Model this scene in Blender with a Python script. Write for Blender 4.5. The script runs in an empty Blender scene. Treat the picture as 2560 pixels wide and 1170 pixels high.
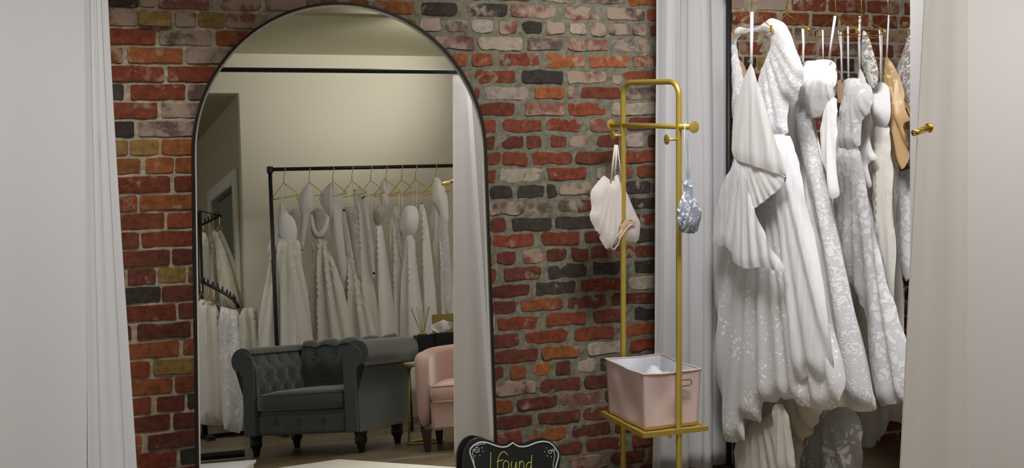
import bpy, bmesh, math, random
import numpy as np
from mathutils import Vector, Matrix
from mathutils.geometry import delaunay_2d_cdt
S = bpy.context.scene
COL = S.collection
random.seed(4)

# ---------------------------------------------------------------- camera, light, exposure
YAW = math.radians(22.2); FPX = 3100.0; HOR = 251.0; CY = -4.73; CZ = 1.6
cd = bpy.data.cameras.new('camera'); cam = bpy.data.objects.new('camera', cd); COL.objects.link(cam)
cam.location = (0, CY, CZ); cam.rotation_euler = (math.pi/2, 0, -YAW)
cd.sensor_width = 36; cd.lens = FPX/2560*36; cd.shift_y = -(585-HOR)/2560; cd.clip_start = .05
S.camera = cam
S.view_settings.view_transform = 'Standard'; S.view_settings.look = 'None'
S.view_settings.gamma = 1; S.view_settings.use_curve_mapping = False
S.view_settings.exposure = 0.0
w = bpy.data.worlds.new('world'); S.world = w; w.use_nodes = True
w.node_tree.nodes['Background'].inputs[0].default_value = (1, .98, .95, 1)
w.node_tree.nodes['Background'].inputs[1].default_value = .45
def area(name, loc, rot, sx, sy, power, col=(1, .96, .9)):
    l = bpy.data.lights.new(name, 'AREA'); l.shape = 'RECTANGLE'; l.size = sx; l.size_y = sy
    l.energy = power; l.color = col
    o = bpy.data.objects.new(name, l); COL.objects.link(o); o.location = loc; o.rotation_euler = rot
    return o
def spot(name, loc, aim, power, cone, blend=.6, rad=.12, col=(1, .95, .88)):
    l = bpy.data.lights.new(name, 'SPOT'); l.energy = power; l.spot_size = math.radians(cone); l.spot_blend = blend
    l.shadow_soft_size = rad; l.color = col
    o = bpy.data.objects.new(name, l); COL.objects.link(o); o.location = loc
    o.rotation_euler = (Vector(aim)-Vector(loc)).to_track_quat('-Z', 'Y').to_euler(); return o
area('fitting_room_ceiling_light', (1.6, -1.0, 3.1), (math.radians(12), 0, 0), 2.2, .5, 4)
al = area('added_alcove_fill', (2.25, -1.85, 3.05), (math.radians(26), 0, math.radians(-42)), 1.2, .5, 48, (1, .985, .97)); al.data.spread = math.radians(110)  # added fill lamp, no known fixture; lights the gowns from the left front
spot('added_wall_fill_left', (.25, -1.5, 3.05), (.45, 0, 1.1), 100, 34, .8)  # added spot, not a known fixture, brightens the left brick strip
spot('added_wall_fill_middle', (1.9, -1.1, 3.1), (2.0, 0, 2.45), 22, 56, .9)  # added spot that lifts only the top of the middle brick wall
spot('added_partition_fill_left', (-.2, -4.0, 3.05), (-.1, -1.95, .9), 152, 52, .9, .12, (1, .98, .96))  # added spot to brighten the left partition and curtain
spot('added_partition_fill_right', (2.9, -3.6, 3.0), (2.75, -1.95, .9), 60, 46, .9, .12, (1, .985, .975))  # added spot to brighten the right partition and curtain
spot('added_recess_fill', (.5, -4.7, 3.0), (1.65, -5.9, .8), 70, 46, .9, .15)  # added fill spot for the tulle skirts at the recess
area('salon_ceiling_light', (3.4, -3.3, 3.12), (0, 0, 0), 2.0, .8, 22)
spot('added_salon_wall_fill', (3.4, -4.3, 3.1), (2.8, -6.0, 3.1), 85, 80, .9)  # added spot, no known source, brightens the upper back wall

# ---------------------------------------------------------------- layout geometry
def ray(px, py):
    u = (px-1280)/FPX; v = -(py-HOR)/FPX
    return Vector((u*math.cos(YAW)+math.sin(YAW), -u*math.sin(YAW)+math.cos(YAW), v))
CAMP = Vector((0, CY, CZ))
LEAN = math.radians(5.6); MFOOT = -.22
MN = Vector((0, -math.cos(LEAN), math.sin(LEAN))); MC = MN.dot(Vector((0, MFOOT, 0)))
def ray_direct(px, py): return CAMP, ray(px, py)
def ray_mirror(px, py):
    d = ray(px, py); t = (MC-CAMP.dot(MN))/d.dot(MN); o = CAMP+d*t
    return o, d-2*d.dot(MN)*MN
def wallx(px): return -CY*math.tan(YAW+math.atan((px-1280)/FPX))
def atY(px, py, Y, R=ray_direct):
    o, d = R(px, py); return o+d*((Y-o.y)/d.y)
def atZ(px, py, Z, R=ray_direct):
    o, d = R(px, py); return o+d*((Z-o.z)/d.z)

# ---------------------------------------------------------------- materials
def nt(m): return m.node_tree.nodes, m.node_tree.links
def pbr(name, col, rough=.6, metal=0, bump=0, bscale=40, var=0, vscale=6, sheen=0, spec=None, trans=0, pleat=0):
    m = bpy.data.materials.new(name); m.use_nodes = True; n, l = nt(m); b = n['Principled BSDF']
    b.inputs['Base Color'].default_value = (*col, 1); b.inputs['Roughness'].default_value = rough
    b.inputs['Metallic'].default_value = metal
    if sheen: b.inputs['Sheen Weight'].default_value = sheen; b.inputs['Sheen Roughness'].default_value = .4
    if spec is not None: b.inputs['Specular IOR Level'].default_value = spec
    tc = n.new('ShaderNodeTexCoord')
    if var:
        t = n.new('ShaderNodeTexNoise'); t.inputs['Scale'].default_value = vscale; t.inputs['Detail'].default_value = 5
        l.new(tc.outputs['Object'], t.inputs['Vector'])
        mx = n.new('ShaderNodeMix'); mx.data_type = 'RGBA'
        mx.inputs[6].default_value = (*[max(0, c*(1-var)) for c in col], 1); mx.inputs[7].default_value = (*[min(1, c*(1+var)) for c in col], 1)
        l.new(t.outputs['Fac'], mx.inputs[0]); l.new(mx.outputs[2], b.inputs['Base Color'])
    if bump:
        t2 = n.new('ShaderNodeTexNoise'); t2.inputs['Scale'].default_value = bscale; t2.inputs['Detail'].default_value = 6
        l.new(tc.outputs['Object'], t2.inputs['Vector'])
        bp = n.new('ShaderNodeBump'); bp.inputs['Strength'].default_value = bump; bp.inputs['Distance'].default_value = .01
        l.new(t2.outputs['Fac'], bp.inputs['Height']); l.new(bp.outputs[0], b.inputs['Normal'])
    if pleat:
        mp = n.new('ShaderNodeMapping'); mp.inputs['Scale'].default_value = (1, 1, .06); l.new(tc.outputs['Object'], mp.inputs[0])
        t3 = n.new('ShaderNodeTexNoise'); t3.inputs['Scale'].default_value = 34; t3.inputs['Detail'].default_value = 3; l.new(mp.outputs[0], t3.inputs[0])
        b3 = n.new('ShaderNodeBump'); b3.inputs['Strength'].default_value = pleat; b3.inputs['Distance'].default_value = .012
        l.new(t3.outputs['Fac'], b3.inputs['Height']); l.new(b3.outputs[0], b.inputs['Normal'])
        if bump: l.new(bp.outputs[0], b3.inputs['Normal'])
    if trans:
        tr = n.new('ShaderNodeBsdfTranslucent'); tr.inputs[0].default_value = (*col, 1)
        ms = n.new('ShaderNodeMixShader'); ms.inputs[0].default_value = trans
        l.new(b.outputs[0], ms.inputs[1]); l.new(tr.outputs[0], ms.inputs[2]); l.new(ms.outputs[0], n['Material Output'].inputs[0])
    return m
def lace(name, col, dark, scale=30, thr=.35, alpha=0., soft=.08, detail=120, warp=.6):
    """fabric with appliqued flowers: voronoi blobs over a net ground; ground can be sheer"""
    m = bpy.data.materials.new(name); m.use_nodes = True; n, l = nt(m); b = n['Principled BSDF']
    b.inputs['Roughness'].default_value = .55; b.inputs['Sheen Weight'].default_value = .3
    tc = n.new('ShaderNodeTexCoord')
    nz = n.new('ShaderNodeTexNoise'); nz.inputs['Scale'].default_value = scale*.5; nz.inputs['Detail'].default_value = 3
    l.new(tc.outputs['Object'], nz.inputs['Vector'])
    add = n.new('ShaderNodeMix'); add.data_type = 'VECTOR'; add.inputs[0].default_value = warp*.12
    l.new(tc.outputs['Object'], add.inputs[4]); l.new(nz.outputs['Color'], add.inputs[5])
    vo = n.new('ShaderNodeTexVoronoi'); vo.inputs['Scale'].default_value = scale; l.new(add.outputs[1], vo.inputs['Vector'])
    big = n.new('ShaderNodeTexNoise'); big.inputs['Scale'].default_value = 7; big.inputs['Detail'].default_value = 2
    l.new(tc.outputs['Object'], big.inputs['Vector'])
    ma = n.new('ShaderNodeMath'); ma.operation = 'MULTIPLY_ADD'; ma.inputs[1].default_value = -.9; ma.inputs[2].default_value = .45
    l.new(big.outputs['Fac'], ma.inputs[0])
    sm = n.new('ShaderNodeMath'); sm.operation = 'ADD'; l.new(vo.outputs['Distance'], sm.inputs[0]); l.new(ma.outputs[0], sm.inputs[1])
    mr = n.new('ShaderNodeMapRange'); mr.inputs[1].default_value = thr; mr.inputs[2].default_value = thr+soft
    mr.inputs[3].default_value = 1; mr.inputs[4].default_value = 0; l.new(sm.outputs[0], mr.inputs[0])
    fine = n.new('ShaderNodeTexVoronoi'); fine.inputs['Scale'].default_value = detail; l.new(tc.outputs['Object'], fine.inputs['Vector'])
    mx = n.new('ShaderNodeMix'); mx.data_type = 'RGBA'; mx.inputs[6].default_value = (*dark, 1); mx.inputs[7].default_value = (*col, 1)
    l.new(mr.outputs[0], mx.inputs[0]); l.new(mx.outputs[2], b.inputs['Base Color'])
    hs = n.new('ShaderNodeMath'); hs.operation = 'MULTIPLY_ADD'; hs.inputs[1].default_value = .25
    l.new(fine.outputs['Distance'], hs.inputs[0]); l.new(mr.outputs[0], hs.inputs[2])
    bp = n.new('ShaderNodeBump'); bp.inputs['Strength'].default_value = .4; bp.inputs['Distance'].default_value = .0018
    l.new(hs.outputs[0], bp.inputs['Height']); l.new(bp.outputs[0], b.inputs['Normal'])
    if alpha:
        tp = n.new('ShaderNodeBsdfTransparent'); ms = n.new('ShaderNodeMixShader')
        fa = n.new('ShaderNodeMapRange'); fa.inputs[3].default_value = 1-alpha; fa.inputs[4].default_value = 1
        l.new(mr.outputs[0], fa.inputs[0]); l.new(fa.outputs[0], ms.inputs[0])
        l.new(tp.outputs[0], ms.inputs[1]); l.new(b.outputs[0], ms.inputs[2]); l.new(ms.outputs[0], n['Material Output'].inputs[0])
    return m
def sheer(name, col, opacity):
    m = pbr(name, col, .7, bump=.06, bscale=60, sheen=.3, pleat=.6); n, l = nt(m)
    tp = n.new('ShaderNodeBsdfTransparent'); ms = n.new('ShaderNodeMixShader'); ms.inputs[0].default_value = opacity
    l.new(tp.outputs[0], ms.inputs[1]); l.new(n['Principled BSDF'].outputs[0], ms.inputs[2]); l.new(ms.outputs[0], n['Material Output'].inputs[0])
    return m
def brick_mat():
    m = bpy.data.materials.new('old_brick'); m.use_nodes = True; n, l = nt(m); b = n['Principled BSDF']
    at = n.new('ShaderNodeAttribute'); at.attribute_name = 'tone'
    tc = n.new('ShaderNodeTexCoord')
    n1 = n.new('ShaderNodeTexNoise'); n1.inputs['Scale'].default_value = 38; n1.inputs['Detail'].default_value = 6; n1.inputs['Roughness'].default_value = .65
    n2 = n.new('ShaderNodeTexNoise'); n2.inputs['Scale'].default_value = 11; n2.inputs['Detail'].default_value = 8; n2.inputs['Roughness'].default_value = .62
    n3 = n.new('ShaderNodeTexNoise'); n3.inputs['Scale'].default_value = 130; n3.inputs['Detail'].default_value = 4
    for t in (n1, n2, n3): l.new(tc.outputs['Object'], t.inputs['Vector'])
    r1 = n.new('ShaderNodeMapRange'); r1.inputs[1].default_value = .3; r1.inputs[2].default_value = .7; r1.inputs[3].default_value = .55; r1.inputs[4].default_value = 1.3
    l.new(n1.outputs['Fac'], r1.inputs[0])
    mul = n.new('ShaderNodeVectorMath'); mul.operation = 'SCALE'; l.new(at.outputs['Color'], mul.inputs[0]); l.new(r1.outputs[0], mul.inputs['Scale'])
    # lime and mortar smears, amount from alpha
    th = n.new('ShaderNodeMath'); th.operation = 'SUBTRACT'; th.inputs[0].default_value = .80; l.new(at.outputs['Alpha'], th.inputs[1])
    d = n.new('ShaderNodeMath'); d.operation = 'SUBTRACT'; l.new(n2.outputs['Fac'], d.inputs[0]); l.new(th.outputs[0], d.inputs[1])
    s = n.new('ShaderNodeMath'); s.operation = 'MULTIPLY'; s.use_clamp = True; s.inputs[1].default_value = 9; l.new(d.outputs[0], s.inputs[0])
    s2 = n.new('ShaderNodeMath'); s2.operation = 'MULTIPLY'; s2.use_clamp = True; s2.inputs[1].default_value = .8; l.new(s.outputs[0], s2.inputs[0])
    mx = n.new('ShaderNodeMix'); mx.data_type = 'RGBA'; mx.inputs[7].default_value = (.40, .31, .24, 1)
    l.new(mul.outputs[0], mx.inputs[6]); l.new(s2.outputs[0], mx.inputs[0]); l.new(mx.outputs[2], b.inputs['Base Color'])
    b.inputs['Roughness'].default_value = .85; b.inputs['Specular IOR Level'].default_value = .25
    sm = n.new('ShaderNodeMath'); sm.operation = 'MULTIPLY_ADD'; sm.inputs[1].default_value = .4; l.new(n3.outputs['Fac'], sm.inputs[0]); l.new(n1.outputs['Fac'], sm.inputs[2])
    bp = n.new('ShaderNodeBump'); bp.inputs['Strength'].default_value = .55; bp.inputs['Distance'].default_value = .006
    l.new(sm.outputs[0], bp.inputs['Height']); l.new(bp.outputs[0], b.inputs['Normal'])
    return m
def floor_mat():
    m = bpy.data.materials.new('plank_floor'); m.use_nodes = True; n, l = nt(m); b = n['Principled BSDF']
    tc = n.new('ShaderNodeTexCoord'); mp = n.new('ShaderNodeMapping'); mp.inputs['Rotation'].default_value = (0, 0, .0)
    l.new(tc.outputs['Object'], mp.inputs[0])
    bk = n.new('ShaderNodeTexBrick'); bk.inputs['Scale'].default_value = 1; bk.inputs['Brick Width'].default_value = 1.2; bk.inputs['Row Height'].default_value = .18
    bk.inputs['Mortar Size'].default_value = .004; bk.inputs[1].default_value = (.13, .095, .055, 1); bk.inputs[2].default_value = (.22, .17, .105, 1); bk.inputs[3].default_value = (.03, .022, .015, 1)
    l.new(mp.outputs[0], bk.inputs[0])
    mp2 = n.new('ShaderNodeMapping'); mp2.inputs['Scale'].default_value = (2, 22, 1); l.new(tc.outputs['Object'], mp2.inputs[0])
    nz = n.new('ShaderNodeTexNoise'); nz.inputs['Scale'].default_value = 2; nz.inputs['Detail'].default_value = 6; l.new(mp2.outputs[0], nz.inputs[0])
    r = n.new('ShaderNodeMapRange'); r.inputs[1].default_value = .3; r.inputs[2].default_value = .7; r.inputs[3].default_value = .6; r.inputs[4].default_value = 1.4; l.new(nz.outputs['Fac'], r.inputs[0])
    mu = n.new('ShaderNodeVectorMath'); mu.operation = 'SCALE'; l.new(bk.outputs[0], mu.inputs[0]); l.new(r.outputs[0], mu.inputs['Scale'])
    l.new(mu.outputs[0], b.inputs['Base Color']); b.inputs['Roughness'].default_value = .38
    return m
M = dict(
    brick=brick_mat(), floor=floor_mat(),
    wall=pbr('beige_wall_paint', (.68, .65, .56), .8, bump=.04, bscale=90),
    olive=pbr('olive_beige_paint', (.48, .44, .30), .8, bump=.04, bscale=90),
    ceil=pbr('ceiling_paint', (.66, .64, .46), .85),
    partition=pbr('grey_beige_partition', (.74, .725, .725), .75, bump=.02, bscale=80),
    trim=pbr('white_trim_paint', (.74, .72, .66), .5),
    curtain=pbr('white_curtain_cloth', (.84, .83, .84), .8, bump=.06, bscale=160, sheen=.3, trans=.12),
    curtain_dimmed=pbr('dimmed_wall_curtain_cloth', (.62, .62, .64), .8, bump=.06, bscale=160, sheen=.2, trans=.12),  # white cloth with the dimness of the middle put into its colour
    curtain_warm=pbr('ivory_curtain_cloth', (.80, .775, .755), .8, bump=.05, bscale=60, sheen=.3, trans=.1),
    black=pbr('black_metal', (.012, .012, .014), .38, .3),
    pipe=pbr('black_pipe', (.015, .015, .017), .45, .2, bump=.05),
    gold=pbr('brushed_gold', (.60, .45, .09), .42, .6, var=.08, vscale=15),
    brass=pbr('polished_brass', (.90, .62, .16), .2, 1),
    chrome=pbr('dark_chrome', (.35, .33, .32), .25, 1),
    bevel_glint=pbr('painted_bevel_glint', (.72, .70, .60), .28, .35),  # pale colour painted in place of the reflection along the glass bevel
    satin=pbr('white_satin', (.88, .87, .88), .42, bump=.03, bscale=30, sheen=.2, pleat=.3),
    ivory=pbr('ivory_crepe', (.84, .81, .76), .6, bump=.04, bscale=60, sheen=.2, pleat=.6),
    chiffon=sheer('white_chiffon', (.87, .87, .90), .82),
    organza=pbr('white_organza', (.88, .88, .90), .55, bump=.35, bscale=22, sheen=.3),
    tulle=sheer('white_tulle', (.80, .78, .72), .62),
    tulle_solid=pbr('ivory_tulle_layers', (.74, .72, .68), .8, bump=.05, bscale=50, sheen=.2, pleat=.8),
    tulle_shaded=pbr('shaded_tulle_layers', (.66, .64, .54), .8, bump=.05, bscale=50, pleat=.8),  # duller copy of the tulle, shade put into its colour
    tan=pbr('tan_satin', (.60, .40, .20), .38, bump=.1, bscale=14),
    nude=pbr('nude_lining', (.60, .38, .27), .7),
    beige=pbr('beige_lining', (.62, .55, .42), .7, bump=.05),
    lace_fine=lace('fine_sequin_lace', (.86, .85, .86), (.66, .65, .67), 60, .34, .0, .14),
    lace_dots=lace('petal_dot_tulle', (.92, .91, .92), (.66, .65, .66), 46, .20, .0, .05, 120, .3),
    lace_big=lace('large_flower_lace', (.88, .88, .90), (.68, .68, .70), 30, .36, .0, .12, 90, 1.1),
    lace_sheer=lace('sheer_bead_lace', (.84, .82, .80), (.52, .48, .43), 60, .36, .45, .14),
    lace_tulle=lace('tulle_with_flowers', (.86, .86, .86), (.60, .60, .58), 26, .30, .35, .10, 90, 1.1),
    lace_grey=lace('silver_bead_lace', (.68, .67, .64), (.40, .39, .36), 90, .34, .0, .14),
    velvet=pbr('grey_green_velvet', (.074, .090, .092), .7, bump=.03, bscale=60, sheen=.9, var=.12),
    pink=pbr('blush_velvet', (.56, .37, .32), .75, bump=.03, bscale=60, sheen=.5),
    pinkbox=pbr('blush_canvas', (.66, .49, .46), .8, bump=.08, bscale=200, var=.04),
    liner=pbr('white_liner', (.74, .76, .80), .6, bump=.1),
    darkwood=pbr('black_wood', (.012, .010, .010), .4),
    redwood=pbr('dark_red_wood', (.045, .014, .012), .4),
    white=pbr('white_laminate', (.78, .77, .80), .4),
    rug=pbr('cream_rug', (.74, .70, .62), .95, bump=.5, bscale=130),
    marble=pbr('pale_marble', (.70, .68, .63), .3, var=.1),
    board=pbr('chalkboard', (.010, .012, .014), .55, bump=.03),
    chalkw=pbr('white_chalk', (.70, .70, .70), .9),
    chalky=pbr('yellow_chalk', (.62, .64, .09), .9),
    doorp=pbr('grey_door_paint', (.20, .21, .17), .6),
    canvas=pbr('cream_cotton', (.68, .62, .58), .8, bump=.12, bscale=90),
    reed=pbr('reed_sticks', (.45, .30, .14), .7),
    paper=pbr('white_tissue', (.80, .80, .84), .9),
    goldpanel=pbr('gold_leaf_panel', (.36, .27, .07), .4, .5, var=.3, vscale=20),
)
gm = bpy.data.materials.new('mirror_glass'); gm.use_nodes = True; gb = gm.node_tree.nodes['Principled BSDF']
gb.inputs['Metallic'].default_value = 1; gb.inputs['Roughness'].default_value = 0; gb.inputs['Base Color'].default_value = (.90, .90, .88, 1)
M['glass'] = gm

# ---------------------------------------------------------------- object helpers
def tag(o, label=None, cat=None, group=None, kind=None):
    if label: o['label'] = label
    if cat: o['category'] = cat
    if group: o['group'] = group
    if kind: o['kind'] = kind
    return o
def empty(name, loc=(0, 0, 0), rot=(0, 0, 0)):
    o = bpy.data.objects.new(name, None); COL.objects.link(o); o.location = loc; o.rotation_euler = rot
    o.empty_display_size = .1
    return o
def mesh_obj(name, V, F, mat, parent=None, smooth=True):
    me = bpy.data.meshes.new(name); me.from_pydata([tuple(v) for v in V], [], F); me.update()
    o = bpy.data.objects.new(name, me); COL.objects.link(o); me.materials.append(mat)
    if smooth:
        me.polygons.foreach_set('use_smooth', [True]*len(me.polygons))
    bm = bmesh.new(); bm.from_mesh(me); bmesh.ops.recalc_face_normals(bm, faces=bm.faces); bm.to_mesh(me); bm.free()
    if parent:
        o.parent = parent
        if parent.get('_world'): o.matrix_parent_inverse = parent_inv(parent)
    return o
def parent_inv(p):
    m = Matrix.LocRotScale(p.location, p.rotation_euler, None)
    q = p.parent
    while q is not None:
        m = Matrix.LocRotScale(q.location, q.rotation_euler, None) @ m; q = q.parent
    return m.inverted()
def worldthing(name, loc, label, cat, group=None, kind=None):
    """thing whose children are given in world coordinates"""
    e = empty(name, loc); e['_world'] = 1
    return tag(e, label, cat, group, kind)
class MB:
    def __init__(s): s.V = []; s.F = []
    def add(s, V, F):
        k = len(s.V); s.V += [tuple(v) for v in V]; s.F += [tuple(i+k for i in f) for f in F]; return s
    def box(s, x0, y0, z0, x1, y1, z1, M4=None, bev=0):
        bm = bmesh.new(); bmesh.ops.create_cube(bm, size=1)
        for v in bm.verts: v.co = Vector((x0+(v.co.x+.5)*(x1-x0), y0+(v.co.y+.5)*(y1-y0), z0+(v.co.z+.5)*(z1-z0)))
        if bev: bmesh.ops.bevel(bm, geom=bm.edges[:], offset=bev, segments=3, affect='EDGES')
        if M4: bm.transform(M4)
        bm.verts.index_update(); s.add([v.co for v in bm.verts], [[v.index for v in f.verts] for f in bm.faces]); bm.free(); return s
    def tube(s, pts, r, n=10, cap=True, closed=False):
        pts = [Vector(p) for p in pts]; N = len(pts); rs = r if isinstance(r, (list, tuple)) else [r]*N
        T = []
        for i in range(N):
            a = pts[(i-1) % N] if (closed or i) else pts[0]; b = pts[(i+1) % N] if (closed or i < N-1) else pts[-1]
            T.append((b-a).normalized())
        up = Vector((0, 0, 1)) if abs(T[0].z) < .9 else Vector((1, 0, 0))
        nrm = T[0].cross(up).normalized(); V = []; F = []
        for i in range(N):
            nrm = (nrm-T[i]*nrm.dot(T[i])).normalized(); bi = T[i].cross(nrm)
            for k in range(n):
                a = 2*math.pi*k/n; V.append(pts[i]+(nrm*math.cos(a)+bi*math.sin(a))*rs[i])
        for i in range(N if closed else N-1):
            j = (i+1) % N
            for k in range(n): F.append((i*n+k, i*n+(k+1) % n, j*n+(k+1) % n, j*n+k))
        if cap and not closed: F.append(tuple(range(n))[::-1]); F.append(tuple(range((N-1)*n, N*n)))
        return s.add(V, F)
    def lathe(s, prof, c=(0, 0, 0), n=24, M4=None):
        V = []; F = []; K = len(prof)
        for r, z in prof:
            for k in range(n):
                a = 2*math.pi*k/n; V.append(Vector((c[0]+r*math.cos(a), c[1]+r*math.sin(a), c[2]+z)))
        for i in range(K-1):
            for k in range(n): F.append((i*n+k, i*n+(k+1) % n, (i+1)*n+(k+1) % n, (i+1)*n+k))
        F.append(tuple(range(n))[::-1]); F.append(tuple(range((K-1)*n, K*n)))
        if M4: V = [M4 @ v for v in V]
        return s.add(V, F)
    def build(s, name, mat, parent=None, smooth=False):
        o = mesh_obj(name, s.V, s.F, mat, parent, smooth)
        return o
def autosmooth(o, ang=40):
    me = o.data; me.polygons.foreach_set('use_smooth', [True]*len(me.polygons))
    bm = bmesh.new(); bm.from_mesh(me)
    for e in bm.edges:
        if len(e.link_faces) == 2 and e.calc_face_angle(0) > math.radians(ang): e.smooth = False
    bm.to_mesh(me); bm.free(); return o
def arc(c, r, a0, a1, n, f):
    return [f(c, r, a0+(a1-a0)*i/n) for i in range(n+1)]

# ---------------------------------------------------------------- room shell
def slab(name, x0, y0, z0, x1, y1, z1, mat):
    o = MB().box(x0, y0, z0, x1, y1, z1).build(name, mat); tag(o, kind='structure'); return o
slab('floor', -3, -9.5, -.1, 7, .3, 0, M['floor'])
slab('ceiling', -3, -9.5, 3.2, 7, .3, 3.3, M['ceil'])
slab('wall_far_right', 5.4, -9.5, 0, 5.5, 0, 3.2, M['wall'])
# back wall with the recess to its left, in front of the mirror
slab('wall_back', 1.86, -6.15, 0, 5.4, -6.05, 3.2, M['wall'])
slab('wall_back_header', -3, -6.15, 2.85, 1.86, -6.05, 3.2, M['wall'])
slab('wall_recess_end', -3, -9.5, 0, 5.4, -9.4, 2.85, M['olive'])
slab('ceiling_recess', -3, -9.4, 2.85, 5.4, -6.16, 2.95, M['olive'])
# recess side wall with a door opening
ds0, ds1, dh = -6.35, -7.65, 2.10
slab('wall_recess_side', 1.86, -9.4, dh, 1.96, -6.16, 2.85, M['olive'])
slab('wall_recess_side_near', 1.86, ds0, 0, 1.96, -6.16, dh, M['olive'])
slab('wall_recess_side_far', 1.86, -9.4, 0, 1.96, ds1, dh, M['olive'])
b = MB(); b.box(1.82, ds0-.0, 0, 1.859, ds0+.12, dh+.12, bev=.008); b.box(1.82, ds1-.12, 0, 1.859, ds1, dh+.12, bev=.008); b.box(1.82, ds1, dh, 1.859, ds0, dh+.12, bev=.008)
tag(b.build('trim_1', M['trim']), kind='structure')
dr = MB().box(1.90, ds1+.02, .01, 1.94, ds0-.02, dh-.02).box(1.893, ds1+.25, .3, 1.90, ds0-.25, .95).box(1.893, ds1+.25, 1.1, 1.90, ds0-.25, 1.95).build('door_1', M['doorp'])
tag(dr, kind='structure')
h = MB().tube([(1.90, ds0-.12, 1.0), (1.86, ds0-.12, 1.0), (1.86, ds0-.22, 1.0)], .01).build('door_handle', M['chrome'], dr)
# partition at the front of the fitting room: two panels and a header
slab('wall_left', -3, -1.93, 0, wallx(217)*(4.73-1.93)/4.73, -1.86, 2.44, M['partition'])
slab('wall_right', 2.375*.995+.045, -1.93, 0, 5.4, -1.86, 2.44, M['partition'])
slab('wall_header', -3, -1.93, 2.44, 5.4, -1.86, 3.2, M['olive'])

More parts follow.
